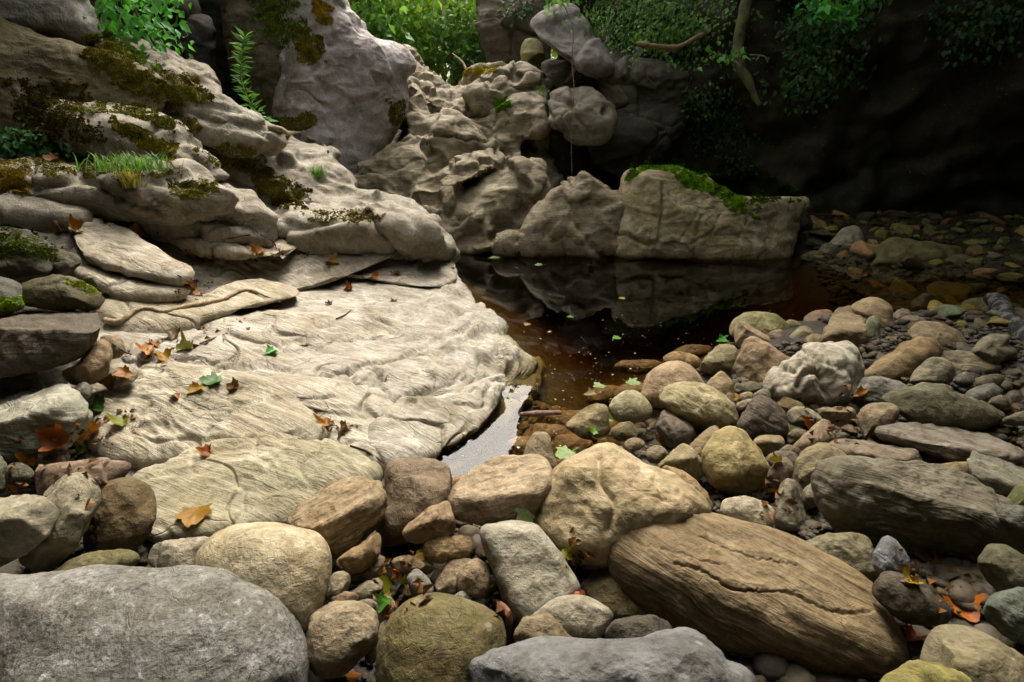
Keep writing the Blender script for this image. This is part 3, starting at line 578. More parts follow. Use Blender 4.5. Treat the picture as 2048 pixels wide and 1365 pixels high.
# ------------------------------------------------------------------ bedrock: left bank, slab, back walls
OUT = {}
def outcrop(key, label, cat, at_):
    o = empty(key, at_); tag(o, label, cat); OUT[key] = o; return o
def ledge(parent, pts, col, t, pl=(), label=None, mat=None, part='ledge', **k):
    opts = dict(cr=k.pop('cr', .3), gr=k.pop('gr', .1), oc=k.pop('oc', .2), sp=k.pop('sp', .0), gn=k.pop('gn', .1))
    kw = dict(kind='c', cuts=0, step=4.2, seed=len(bpy.data.objects)); kw.update(k)
    me, org, L, ax = rock_mesh(part, pts, t=t, planes=pl, **kw)
    o = link(part, me, mat or M_BED, parent); o.location = Vector(org) - parent.location
    o.color = lin(col, .74) + (1,); o['sc'] = 1.6 / max(L, .15)
    for a, v in opts.items(): o[a] = v
    o['ax'] = [float(v) for v in ax]
    if label: o['label'] = label
    return o
def slab_disp(P, N, S):
    D = .045 * fbm(P * np.array([.9, 1.1, 1.]), 3)
    w = .3 * fbm(P * 1.1, 3)
    a = P[:, 0] * .35 + P[:, 1] * .94; b = P[:, 0] * .94 - P[:, 1] * .35       # flow lines
    st = np.stack([a * 3.6 + w * 4, b * .55 + w, P[:, 2] * 2], 1)
    D = D + .012 * ridged(st, 3) + .005 * ridged(st * 2.9, 2)
    edge = np.clip(1.25 + (P[:, 0] * .93 + (P[:, 1] - 3.4) * .33) * 1.5, 0, 1)
    q = np.stack([a * 1.5 - b * 2.2, b * 4.0 + a * 1.2, P[:, 2] * 2], 1) + np.stack([fbm(P * 2.2, 3), fbm(P * 2.2 + 9, 3), 0 * a], 1) * .45 + np.stack([fbm(P * 7, 2), fbm(P * 7 + 9, 2), 0 * a], 1) * .16
    D = D + edge * (.055 * blocks(q * .8 + 3.3, 4, .06) + .024 * blocks(q * 1.7 + 11, 27, .08))
    D = D + (1 - edge) * .016 * blocks(np.stack([a * 2.0, b * 1.1, P[:, 2]], 1) + .5 * fbm(P * 1.6, 3)[:, None] + 8.7, 35, .06)
    f1, f2 = cells(np.stack([a * 1.9, b * .7, P[:, 2]], 1) + .6 * fbm(P * 1.7, 3)[:, None] + 4.4, 19)
    D = D - .028 * np.exp(-((f2 - f1) / .04) ** 2) * np.clip(.6 + 1.5 * pn(P * 1.1), 0, 1)
    return D + .004 * fbm(P * 12, 3)
def plane_t(ref, N, px, py, up=0.):
    P0 = at(*ref); N = np.array(N, float); N = N / np.linalg.norm(N); d = rays(px, py)
    return float((P0 + N * up - CAM) @ N / min(d @ N, -.05))
SLP = ((500, 660, 3.22), (.115, -.02, 1.)); BK1 = ((400, 420, 4.3), (.30, -.36, 1.)); BK2 = ((330, 220, 4.7), (.36, -.8, .5))
def on(base, px, py, up, N=None): return (px, py, plane_t(base[0], base[1], px, py, up)) + tuple(N or base[1])
def lump_disp(am=1., fr=1., scal=.0, crack=.03):
    def f(P, N, S):
        D = am * (.09 * fbm(P * .9 * fr, 3) + .028 * ridged(P * np.array([1.6, 1.6, 3.4]) * fr, 3) + .008 * fbm(P * 9 * fr, 4))
        if scal:
            f1, f2 = cells(P * 1.5 * fr + .3 * fbm(P, 2)[:, None], 5); D = D - scal * np.clip(.5 - f1, 0, .5)
        if crack:
            f1, f2 = cells(P * np.array([.8, .8, 1.5]) * fr + .5 * fbm(P * 1.5, 3)[:, None], 21)
            D = D - crack * np.exp(-((f2 - f1) / .05) ** 2) * np.clip(pn(P * .9 + 4) * 2, 0, 1)
        return D
    return f
UP = (.06, -.08, 1.)
def blend(root, name, voxel, iters, fine, col, **att):
    """fuse the unlabelled lobes of an outcrop into one worn surface"""
    from mathutils.kdtree import KDTree
    src = [c for c in root.children if 'label' not in c]; Vs, Fs, n = [], {3: [], 4: []}, 0
    for c in src:
        me = c.data; v = np.empty(len(me.vertices) * 3, np.float32); me.vertices.foreach_get('co', v); v = v.reshape(-1, 3) + np.array(c.location)
        li = np.empty(len(me.loops), np.int32); me.loops.foreach_get('vertex_index', li); tt = np.empty(len(me.polygons), np.int32); me.polygons.foreach_get('loop_total', tt)
        st = np.concatenate([[0], np.cumsum(tt)[:-1]])
        for k in (3, 4):
            q = st[tt == k]
            if len(q): Fs[k].append(li[q[:, None] + np.arange(k)] + n)
        Vs.append(v); n += len(v)
    tmp = link('tmp', mesh_np('tmp', np.concatenate(Vs), [np.concatenate(f) for f in Fs.values() if f]), None)
    m = tmp.modifiers.new('r', 'REMESH'); m.mode = 'VOXEL'; m.voxel_size = voxel
    m = tmp.modifiers.new('s', 'SMOOTH'); m.factor = .5; m.iterations = iters
    dg = bpy.context.evaluated_depsgraph_get(); ev = tmp.evaluated_get(dg); me = bpy.data.meshes.new_from_object(ev)
    nv = len(me.vertices); v = np.empty(nv * 3, np.float32); me.vertices.foreach_get('co', v); v = v.reshape(-1, 3); nn = np.empty(nv * 3, np.float32); me.vertices.foreach_get('normal', nn)
    W = v.astype(float) + np.array(root.location); v = v + nn.reshape(-1, 3) * fine(W)[:, None]
    me.vertices.foreach_set('co', v.astype(np.float32).ravel()); me.update(); me.polygons.foreach_set('use_smooth', np.ones(len(me.polygons), bool))
    for c in src: bpy.data.objects.remove(c)
    bpy.data.objects.remove(tmp); me.materials.clear(); me.name = name
    o = link(name, me, M_BED, root); o.color = lin(col, .74) + (1,); o['sc'] = 1.2; o['ax'] = [0., .2, 1.]
    for k, x in dict(dict(gr=.2, oc=.25, sp=0., gn=.15, cr=.2), **att).items(): o[k] = x
    return o
# white slab
SL = outcrop('limestone_slab', 'broad pale limestone slab sloping into the left side of the pool', 'bedrock', (-.9, 3.2, 0))
PALE = 'd2cdc3'
ledge(SL, '60,640 190,590 300,560 420,520 600,500 760,495 850,492 886,518 922,566 974,622 1022,676 1062,720 1066,742 1040,768 1012,790 1004,815 965,862 905,905 860,928 790,970 620,1060 470,1110 250,1110 180,1000 150,850 90,760', PALE, 2.9,
      [(500, 660, 3.22, .115, -.02, 1), (1020, 690, 3.55, .82, .22, .62), (985, 800, 2.82, .62, -.35, .75), (380, 1000, 1.98, .12, -.18, 1)], dome=False, edge=.10, ek=26, disp=slab_disp, step=3.2, maxt=640, ctr=(560, 780), soft=.16, back=.5, creases=[('690,748 769,729 840,705 872,681 927,673 951,642', 5, .03), ('640,770 690,748', 5, .02), ('745,867 749,840 769,816 820,800 872,776 903,768', 5, .03), ('876,835 872,796', 4, .02), ('709,800 741,776 781,748', 4, .02), ('998,748 975,737 935,720 900,715', 4, .02), ('478,663 548,670 700,666 780,672', 3.5, .014), ('281,736 345,736 400,745 457,754 527,747 598,750', 6, .025), ('600,600 680,590 760,600 860,590', 4, .012), ('820,640 850,610 880,600 910,580', 4, .02), ('700,640 790,628 850,650', 4, .014), ('930,690 960,665 985,660', 4, .02)], cr=.4, gr=.15, kind='c', sp=.06)
sk = dict(dome=False, edge=.07, ek=4, disp=slab_disp, back=.3)
for pts, px, py, up, N, cr, gr, col in [
    ('160,805 240,770 330,748 430,758 560,800 640,868 570,905 480,892 350,925 215,915', 400, 830, .05, (.08, -.2, 1), .3, .2, 'cfc8b4'),
    ('268,965 330,925 430,890 560,878 680,908 745,950 700,985 600,1035 550,1058 430,1076 290,1068', 500, 950, .05, (.08, -.2, 1), .4, .4, 'c8c2aa'),
    ('480,800 560,775 660,770 745,795 815,840 800,935 700,910 640,866 560,812', 660, 840, .03, (.14, -.18, 1), .4, .25, 'cdc7b8'),
    ('750,920 742,860 800,800 880,790 960,760 1008,755 1003,800 960,860 900,900 850,925 790,940', 870, 850, .04, (.3, -.28, 1), .4, .25, 'cfcabd'),
    ('390,660 470,630 600,625 760,640 820,670 700,690 560,700 430,690', 560, 660, .02, (.14, -.10, 1), .3, .12, 'd6cfc2'),
    ('270,480 400,488 560,492 720,488 800,500 720,545 600,585 450,596 350,575 290,530', 450, 545, .06, (.21, -.42, 1), .3, .15, 'cfc8ba'),
    ('560,520 700,505 840,500 890,520 912,556 860,575 740,560 640,545', 740, 535, .06, (.14, -.1, 1), .5, .12, 'd6d0c4')]:
    ledge(SL, pts, col, plane_t(*SLP, px, py, up), [on(SLP, px, py, up, N)], cr=cr, gr=gr, **sk)
for pts, px, py, up, px2, py2, col in [
    ('205,600 300,590 400,592 480,560 560,565 600,590 480,620 400,640 370,660 300,690 215,690 195,650', 330, 605, .10, 310, 640, 'd2c8b2'),
    ('150,500 240,508 330,555 372,586 300,600 225,595 190,570 150,540', 260, 540, .22, 260, 575, 'd8d0be'),
    ('140,440 240,458 330,512 372,535 376,555 335,562 240,545 165,510', 250, 490, .33, 290, 535, 'd8d0c0'),
    ('330,455 450,468 560,470 600,488 560,512 470,514 400,505 350,485', 460, 478, .26, 470, 500, 'cfc5b2')]:
    a_ = on(SLP, px, py, up, (.22, -.10, 1)); N_ = (.15, -1, .9)
    ledge(SL, pts, col, a_[2], [a_, (px2, py2, plane_t(a_[:3], a_[3:], px2, py2)) + N_], cr=.3, dome=False, edge=.05, ek=6, disp=slab_disp, back=.5, soft=.2)
for pts, px, py, t in [('985,760 1040,722 1068,716 1084,742 1066,790 1034,824 1004,862 975,850', 1030, 780, 3.08), ('840,930 900,895 960,850 1000,800 1016,832 990,880 945,928 880,955', 930, 895, 2.53)]:
    ledge(SL, pts, 'a8984c', t, [(px, py, t, .35, -.1, 1)], 'drowned olive rim of the slab', dome=False, edge=.08, ek=5, disp=slab_disp, back=.3, gr=.3)
for c in SL.children: c['ax'] = [.35, .94, 0.]; c['gn'] = .55; c['sp'] = .16; c['gr'] = max(c['gr'], .25)
# left bank
LB = outcrop('mossy_bank', 'stepped limestone bank rising on the left, patched with moss', 'bedrock', (-2.2, 4.2, .6))
TAN = 'c6baa4'; GREY = 'b0aaa6'; DRK = '857a5e'
ld = lump_disp(.62, 1.5); kw = dict(dome=False, edge=.10, ek=5, disp=ld, back=.6, soft=.2)
ledge(LB, '-120,300 60,290 200,300 330,330 470,360 600,390 720,400 800,410 850,430 885,480 900,515 700,530 400,540 100,520 -120,480', TAN, 4.2, [on(BK1, 400, 420, 0), (760, 480, 4.85, .3, -.6, 1)], back=.8, dome=False, edge=.12, ek=10, disp=ld)
ledge(LB, '-120,-60 160,-60 200,40 330,110 440,200 520,250 620,300 700,370 500,400 200,380 -120,360', 'a0967c', 4.8, [on(BK2, 330, 220, 0), on(BK1, 600, 350, .05)], back=1., dome=False, edge=.12, ek=10, disp=ld, gr=.5)
ledge(LB, '-120,-100 150,-100 178,0 203,60 187,100 150,98 60,72 0,62 -120,45', 'a8a7a5', 4.35, [(60, 30, 4.25, .45, -.9, .3)], label='grey overhanging rock at the top of the bank', gr=.1, sp=.15, dome=False, edge=.25, ek=5, disp=ld, back=.8)
ledge(LB, '260,450 400,440 600,452 800,458 884,490 880,524 720,552 580,574 450,588 340,572 285,520', TAN, 4.0, [(430, 485, 3.84, .2, -1, .45), (760, 492, 4.72, .25, -1, .4)], back=1., dome=False, edge=.06, ek=10, disp=ld)
for pts, col, px, py, bse, up, Nt, f, gr, lb in [
    ('-120,20 60,60 150,90 225,108 300,140 335,180 320,260 250,305 100,305 -120,310', DRK, 120, 200, BK2, .30, (.25, -.9, .45), None, .7, 'dark mossy rock under the overhang'),
    ('170,60 260,95 350,122 405,140 432,190 512,238 524,257 440,255 380,225 310,180 220,150', GREY, 370, 170, BK2, .16, (.3, -.45, .85), (400, 215), .1, None),
    ('300,170 400,205 470,232 532,262 550,292 480,305 400,280 330,245', 'bab09c', 430, 240, BK2, .22, (.3, -.45, .85), (430, 265), .1, None),
    ('120,215 220,212 300,228 380,298 424,330 395,360 330,345 230,310 150,285', '8e8260', 260, 240, BK2, .45, (.2, -.2, 1), (280, 275), .6, None),
    ('360,225 480,262 600,308 665,338 692,362 745,398 790,425 600,430 530,402 440,350 390,310', 'c0b49c', 540, 320, BK1, .12, (.28, -.5, .9), (520, 365), .2, None),
    ('535,285 600,288 652,303 678,330 704,372 640,358 560,318', 'b9ae98', 620, 310, BK1, .12, (.25, -.4, .9), (620, 335), .1, None),
    ('285,345 310,298 342,298 388,350 345,356', 'c4bba6', 330, 325, BK1, .35, (.2, -.9, .5), None, .1, None),
    ('-120,330 60,332 200,342 335,348 420,372 480,398 430,430 300,430 150,412 -120,390', 'a59a80', 150, 345, BK1, .22, (.05, -.12, 1), (170, 372), .35, None),
    ('-120,370 40,384 130,412 170,437 110,450 0,440 -120,435', 'b5ae9f', 60, 400, BK1, .24, (.15, -.5, .85), None, .1, None),
    ('-120,430 40,432 150,440 200,500 190,560 100,560 -120,600', 'b0a896', 80, 460, BK1, .10, (.15, -.3, 1), (90, 500), .1, None),
    ('262,442 290,392 400,384 500,408 537,430 542,462 452,484 358,460', 'bdb29a', 400, 395, BK1, .22, (.1, -.2, 1), (400, 418), .15, None),
    ('555,458 600,428 680,414 762,420 832,448 874,492 845,505 720,495 640,492 580,480', 'bfb4a0', 690, 425, BK1, .16, (.1, -.2, 1), (690, 448), .15, None),
    ('600,402 700,384 800,398 852,428 884,480 896,505 850,490 800,445 680,412', 'c2b8a6', 780, 430, BK1, .08, (.3, -.35, .9), None, .1, None)]:
    a_ = on(bse, px, py, up, Nt); pl = [a_]
    if f: pl.append(f + (plane_t(a_[:3], a_[3:], *f), .18, -1, .22))
    ledge(LB, pts, col, a_[2], pl, lb, gr=gr, **kw)
blend(LB, 'stepped_ledges', .022, 2, lambda P: .026 * ridged(np.stack([P[:, 0] * 1.6, P[:, 1] * 1.6, (P[:, 2] + .35 * P[:, 0]) * 6], 1) + .5 * fbm(P * 1.4, 2)[:, None], 4) + .02 * fbm(P * 4, 3) + .006 * fbm(P * 12, 3) + .09 * blocks(np.stack([P[:, 0] * .9, P[:, 1] * .9, (P[:, 2] + .35 * P[:, 0]) * 2.4], 1) + .35 * fbm(P * 1.5, 3)[:, None], 21, .08) + .025 * blocks(np.stack([P[:, 0] * 2.6, P[:, 1] * 2.6, (P[:, 2] + .35 * P[:, 0]) * 5], 1) + .3 * fbm(P * 3, 2)[:, None], 22, .1), 'b6afa2', gr=.3, oc=.2, sp=.4, cr=.3)
# grey block behind the bank
GB = outcrop('grey_cliff_block', 'tall purple grey limestone block with moss on its left side', 'rock face', (-1.9, 7.2, 0))
ledge(GB, '480,-80 640,-80 700,15 745,68 790,83 822,104 832,135 812,162 816,200 802,262 765,312 745,360 700,400 640,400 590,330 545,270 520,190 500,100', 'c6bfc2', 6.3, [(720, 220, 6.3, .5, -.85, .18), (560, 150, 6.25, -.75, -.7, .2)], dome=False, edge=.25, ek=6, disp=lambda P, N, S: lump_disp(.55, 1.3, 0, .02)(P, N, S) + .05 * blocks(P * np.array([1., 1., .8]) + .4 * fbm(P * 1.4, 3)[:, None], 5, .1), back=1.2, cr=.25, gr=.12, sp=.12)
ledge(GB, '440,-80 600,-80 640,30 615,110 590,200 600,280 560,300 520,230 470,150', '7c7260', 6.25, [(560, 100, 6.25, -.2, -1, .2)], dome=False, edge=.3, ek=5, disp=lump_disp(.8, 1.4), back=.8, gr=.7, label='mossy left flank', sp=.1)
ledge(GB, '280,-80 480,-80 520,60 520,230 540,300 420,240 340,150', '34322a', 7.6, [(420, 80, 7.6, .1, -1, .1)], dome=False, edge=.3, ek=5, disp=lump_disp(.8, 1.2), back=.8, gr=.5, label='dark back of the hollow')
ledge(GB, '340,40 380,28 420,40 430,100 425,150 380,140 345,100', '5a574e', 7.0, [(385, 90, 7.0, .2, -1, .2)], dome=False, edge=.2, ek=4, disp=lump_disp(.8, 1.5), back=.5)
# sculpted cascade wall
CW = outcrop('cascade_wall', 'water worn tan limestone step between the grey block and the chockstone', 'rock face', (.1, 7.2, 0))
T = 'c3b798'; kw = dict(dome=True, edge=0, disp=lump_disp(.42, 1.8, .25, .012), back=.7, gr=.18, oc=.2, cr=.25, bulge=.3)
ledge(CW, '700,400 760,300 800,250 800,180 835,140 900,170 945,150 1000,138 1065,148 1095,190 1090,260 1120,310 1125,390 1080,470 1010,510 890,515 850,460 790,420', '8f8464', 7.4, **kw)
for pts, col, t, pl in [
    ('690,368 760,320 842,268 858,330 852,365 792,398 740,392', T, 6.35, [(770, 350, 6.35, -.1, -.8, .6)]),
    ('785,318 808,270 796,215 820,155 852,188 864,240 852,335', 'b3a684', 6.75, [(820, 250, 6.75, -.3, -.9, .25)]),
    ('812,140 850,150 900,178 962,178 992,222 962,242 900,232 845,195', 'ded8c6', 7.3, [(900, 205, 7.4, .05, -.3, 1)]),
    ('780,85 822,104 850,140 900,172 860,185 815,160 800,120', 'c9c0ac', 7.8, [(830, 140, 7.8, .3, -.6, .7)]),
    ('855,232 902,228 935,250 965,312 945,335 860,348 846,290', T, 6.65, [(900, 290, 6.65, .35, -.9, .3)]),
    ('925,258 962,238 1052,255 1020,322 965,318', 'cfc6ae', 6.8, [(990, 275, 6.8, .1, -.5, .85)]),
    ('785,405 830,360 900,330 962,308 1032,284 1048,308 1012,330 935,348 922,384 906,425 880,475 845,442 808,422', T, 6.15, [(900, 350, 6.15, .05, -.35, .95), (850, 420, 6.12, -.3, -1, .3)]),
    ('905,402 958,360 1000,330 1042,320 1084,345 1098,382 1082,424 1052,455 1002,485 975,472 958,420', '8d8260', 6.15, [(1000, 355, 6.2, -.3, -.4, .9), (1030, 420, 6.1, .35, -1, -.15)]),
    ('885,496 912,424 930,394 962,389 976,422 988,490 962,505 900,510', 'b5a988', 6.0, [(935, 450, 6.0, -.2, -1, .28)]),
    ('862,444 888,424 914,433 908,468 880,482', '9a906e', 6.05, []),
    ('935,185 990,150 1042,133 1078,150 1084,190 1050,212 1000,208 978,236 946,215', '8b8264', 7.1, [(1000, 160, 7.1, -.2, -.3, .9), (1030, 185, 7.1, .2, -1, .1)]),
    ('982,232 1030,190 1088,182 1096,262 1050,278 1000,262', 'a39a80', 6.75, [(1040, 225, 6.75, -.5, -.8, .35)]),
    ('930,150 965,138 1000,132 1040,138 1000,160 950,175', 'b9ae84', 7.9, []),
    ('1035,330 1095,262 1130,300 1125,380 1095,420 1080,360', '6e6650', 6.9, []),
    ('945,500 985,478 1010,470 1045,470 1062,488 1040,505', 'b9ac8a', 5.95, [])]:
    ledge(CW, pts, col, t, pl, **kw)
ledge(CW, '1050,505 1080,430 1130,370 1165,338 1186,350 1216,380 1252,400 1244,480 1238,508 1150,515', 'b3a583', 5.85, [(1150, 450, 5.85, -.12, -1, .32)], dome=False, edge=.14, ek=6, disp=lambda P, N, S: lump_disp(.3, 2., .05, 0)(P, N, S) + .05 * blocks(P * 1.2 + .4 * fbm(P * 1.8, 3)[:, None], 6, .1), back=.8, gr=.25, oc=.4, cr=.15)
blend(CW, 'worn_rock_face', .020, 2, lambda P: .014 * ridged(P * np.array([2., 2., 2.6]) + 3, 3) + .018 * fbm(P * 3.4, 3) + .11 * blocks(P * np.array([1.3, 1.3, 1.6]) + .22 * fbm(P * 1.8, 3)[:, None] + .06 * fbm(P * 7, 2)[:, None], 8, .055) + .03 * blocks(P * 3.4 + .3 * fbm(P * 3, 2)[:, None], 18, .1) - .06 * np.clip(.42 - cells(P * 1.9 + .3 * fbm(P, 2)[:, None], 5)[0], 0, .4) + .007 * ridged(P * np.array([5, 5, 9.]), 3) + .004 * fbm(P * 16, 3), 'b9ae96', gr=.35, oc=.25, sp=.45, gn=.4)
# tall buttress right of the fall
BT = outcrop('shaded_buttress', 'tall shaded rock buttress of stacked blocks above the back of the pool', 'rock face', (1.4, 7.6, 0))
kw = dict(dome=True, edge=0, disp=lambda P, N, S: lump_disp(.6, 1.3, .05, .025)(P, N, S) + .10 * blocks(P * np.array([1.2, 1.2, 1.5]) + .25 * fbm(P * 2, 2)[:, None], 7, .08), back=.8, gr=.35, oc=.15, bulge=.3, kind='r')
for pts, col, t, pl, lb in [
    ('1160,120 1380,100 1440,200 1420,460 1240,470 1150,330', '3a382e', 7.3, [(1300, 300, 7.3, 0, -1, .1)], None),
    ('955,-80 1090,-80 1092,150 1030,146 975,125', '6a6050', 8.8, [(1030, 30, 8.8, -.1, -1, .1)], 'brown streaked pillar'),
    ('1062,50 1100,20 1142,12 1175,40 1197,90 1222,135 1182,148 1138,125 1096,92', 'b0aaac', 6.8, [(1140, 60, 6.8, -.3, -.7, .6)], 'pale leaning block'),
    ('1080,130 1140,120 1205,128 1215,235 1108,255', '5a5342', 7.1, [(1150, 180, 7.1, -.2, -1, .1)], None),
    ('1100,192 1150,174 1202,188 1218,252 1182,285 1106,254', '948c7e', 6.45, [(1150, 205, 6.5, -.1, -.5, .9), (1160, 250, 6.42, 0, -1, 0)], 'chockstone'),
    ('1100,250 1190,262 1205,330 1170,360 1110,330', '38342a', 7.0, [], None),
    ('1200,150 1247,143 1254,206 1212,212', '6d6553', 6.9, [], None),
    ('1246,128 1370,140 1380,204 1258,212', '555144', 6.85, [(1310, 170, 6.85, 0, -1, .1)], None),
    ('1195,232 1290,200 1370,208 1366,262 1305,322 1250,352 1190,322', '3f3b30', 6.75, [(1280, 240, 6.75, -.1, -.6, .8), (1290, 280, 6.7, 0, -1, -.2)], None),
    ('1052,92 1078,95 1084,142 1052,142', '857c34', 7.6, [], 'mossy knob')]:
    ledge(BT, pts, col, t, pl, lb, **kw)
# mossy boulder in the pool
PB = outcrop('pool_boulder', 'long tan boulder with a thick moss cap at the back of the pool', 'boulder', (1.9, 6.0, 0))
ledge(PB, '1232,512 1245,430 1253,368 1285,338 1340,328 1402,350 1442,380 1500,393 1602,393 1616,420 1598,452 1588,492 1560,528 1440,528 1330,522', 'd6ccae', 5.75, [(1330, 400, 5.72, -.12, -.9, .42), (1500, 460, 5.72, .12, -.9, .42)], dome=False, edge=.2, ek=6, disp=lambda P, N, S: lump_disp(.5, 1.7, .0, .015)(P, N, S) + .06 * blocks(np.stack([P[:, 0] * 1.6 + P[:, 2] * 1.0, P[:, 1], P[:, 2] * 1.2 - P[:, 0] * .6], 1) + .3 * fbm(P * 2, 3)[:, None], 5, .08), back=1.0, sp=.15, creases=[('1399,418 1373,462 1350,500', 3, .012), ('1440,430 1421,466 1380,490', 3, .012), ('1500,430 1480,470 1465,515', 3, .012), ('1530,440 1560,470 1585,470', 3, .01)], gr=.8, oc=.6, cr=.3, part='boulder_body')
# stones
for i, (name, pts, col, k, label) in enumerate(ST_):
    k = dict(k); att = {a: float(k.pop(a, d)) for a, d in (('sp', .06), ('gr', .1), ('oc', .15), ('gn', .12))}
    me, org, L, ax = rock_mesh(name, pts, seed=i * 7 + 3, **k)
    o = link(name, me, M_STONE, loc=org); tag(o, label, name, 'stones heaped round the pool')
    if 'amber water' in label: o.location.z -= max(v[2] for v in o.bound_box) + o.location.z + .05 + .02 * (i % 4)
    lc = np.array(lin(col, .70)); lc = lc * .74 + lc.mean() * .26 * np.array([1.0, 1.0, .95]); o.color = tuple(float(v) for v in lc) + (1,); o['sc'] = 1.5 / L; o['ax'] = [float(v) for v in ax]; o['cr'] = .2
    for a, v in att.items(): o[a] = v
# ------------------------------------------------------------------ ground, water, sky, light
xs = np.concatenate([np.linspace(-14, -2.5, 24), np.linspace(-2.4, 5.5, 200), np.linspace(5.6, 16, 24)])
ys = np.concatenate([np.linspace(-6, .5, 14), np.linspace(.55, 7.5, 180), np.linspace(7.6, 26, 24)])
X, Y = np.meshgrid(xs, ys); Z = ground(X, Y) - .012
Pn = np.stack([X.ravel(), Y.ravel(), np.zeros(X.size)], 1)
Z = Z + (.012 * fbm(Pn * 6, 3)).reshape(X.shape) + np.where(Y > 9.5, (Y - 9.5) * .25, 0)
V = np.stack([X, Y, Z], -1).reshape(-1, 3); nx = len(xs); a, b = np.meshgrid(np.arange(len(ys) - 1), np.arange(nx - 1), indexing='ij')
F = np.stack([a * nx + b, a * nx + b + 1, (a + 1) * nx + b + 1, (a + 1) * nx + b], -1).reshape(-1, 4)
tag(link('stream_bed', mesh_np('stream_bed', V, [F]), M_SOIL), kind='structure')
wb = np.array([(x, y, z) for z in (-1.6, .0) for x, y in ((-2.2, .2), (9, .2), (9, 7.4), (-2.2, 7.4))], float)
WF = np.array([(3, 2, 1, 0), (4, 5, 6, 7), (0, 1, 5, 4), (1, 2, 6, 5), (2, 3, 7, 6), (3, 0, 4, 7)])
tag(link('water', mesh_np('water', wb, [WF], False), M_WATER), kind='structure')
w = bpy.data.worlds.new('World'); sc.world = w; w.use_nodes = True; nt = w.node_tree; nt.nodes.clear()
SUN_EL, SUN_AZ = R(57), R(4)          # azimuth from +Y towards +X
sky = nt.nodes.new('ShaderNodeTexSky'); sky.sky_type = 'NISHITA'; sky.sun_disc = False; sky.sun_elevation = SUN_EL; sky.sun_rotation = SUN_AZ
sky.dust_density = 8; sky.air_density = 1.0
hs = nt.nodes.new('ShaderNodeHueSaturation'); hs.inputs['Saturation'].default_value = .4
mx = nt.nodes.new('ShaderNodeMix'); mx.data_type = 'RGBA'; mx.blend_type = 'MULTIPLY'; mx.inputs[0].default_value = 1; mx.inputs[7].default_value = (1.0, .97, .90, 1)
bg = nt.nodes.new('ShaderNodeBackground'); bg.inputs[1].default_value = .15; wo = nt.nodes.new('ShaderNodeOutputWorld')
nt.links.new(sky.outputs[0], hs.inputs['Color']); nt.links.new(hs.outputs[0], mx.inputs[6]); nt.links.new(mx.outputs[2], bg.inputs[0]); nt.links.new(bg.outputs[0], wo.inputs[0])
sd = bpy.data.lights.new('sun', 'SUN'); sd.energy = .5; sd.angle = R(22); sd.color = (1, .96, .88)
so = bpy.data.objects.new('sun', sd); COL.objects.link(so)
sv = Vector((math.sin(SUN_AZ) * math.cos(SUN_EL), math.cos(SUN_AZ) * math.cos(SUN_EL), math.sin(SUN_EL)))
so.rotation_euler = sv.to_track_quat('Z', 'Y').to_euler()
sc.view_settings.view_transform = 'Standard'; sc.view_settings.look = 'None'; sc.view_settings.exposure = 2.12
sc.render.engine = 'CYCLES'; sc.cycles.max_bounces = 6; sc.cycles.diffuse_bounces = 2; sc.cycles.glossy_bounces = 2; sc.cycles.transparent_max_bounces = 12; sc.cycles.use_denoising = True
sc.cycles.sample_clamp_indirect = 6; sc.cycles.use_adaptive_sampling = True; sc.cycles.adaptive_threshold = .02
# ------------------------------------------------------------------ helpers that use what already stands
bpy.context.view_layer.update()
DG = bpy.context.evaluated_depsgraph_get()
def cast(px, py):
    d = rays(px, py); ok, loc, n, i, ob, m = sc.ray_cast(DG, Vector(CAM), Vector(d / np.linalg.norm(d)))
    if not ok: return None
    if n.dot(Vector(d)) > 0: n = -n
    return np.array(loc), np.array(n), ob
def inside(P, x, y):
    c = False; n = len(P)
    for i in range(n):
        a, b = P[i], P[(i + 1) % n]
        if (a[1] > y) != (b[1] > y) and x < (b[0] - a[0]) * (y - a[1]) / (b[1] - a[1]) + a[0]: c = not c
    return c
def frames(Y, Zh):
    """rotation matrices (n,3,3): y axis along Y, z axis near Zh"""
    Y = Y / (np.linalg.norm(Y, axis=1)[:, None] + 1e-9); X = np.cross(Y, Zh); X /= np.linalg.norm(X, axis=1)[:, None] + 1e-9
    return np.stack([X, Y, np.cross(X, Y)], 2)
T_LEAF = (np.array([(0, 0, 0), (-.33, .42, .09), (.33, .42, .09), (0, .45, 0), (0, 1, -.08)]), np.array([(0, 2, 3), (0, 3, 1), (3, 2, 4), (3, 4, 1)]))
T_LANCE = (np.array([(0, 0, 0), (-.15, .4, .05), (.15, .4, .05), (0, .42, 0), (0, 1, -.14)]), T_LEAF[1])
T_TUFT = (np.array([(-.5, -.4, 0), (.5, -.4, 0), (0, .55, 0), (.08, .05, 1.)]), np.array([(0, 1, 3), (1, 2, 3), (2, 0, 3)]))
_p = np.arange(5) / 5 * 2 * np.pi
T_BLADE = (np.array([(-.035, 0, 0), (.035, 0, 0), (-.03, .1, .4), (.03, .1, .4), (-.018, .32, .75), (.018, .32, .75), (0, .62, .95)]), np.array([(0, 1, 3), (0, 3, 2), (2, 3, 5), (2, 5, 4), (4, 5, 6)]))
def instances(name, tmpl, P, M, s):
    TV, TF = tmpl; n = len(P); s = np.asarray(s, float); s = s[:, None, None] if s.ndim == 1 else s[:, None, :]
    V = np.einsum('nij,nkj->nki', M, TV[None] * s) + P[:, None]
    F = (TF[None] + (np.arange(n) * len(TV))[:, None, None]).reshape(-1, TF.shape[1])
    return mesh_np(name, V.reshape(-1, 3), [F], False)
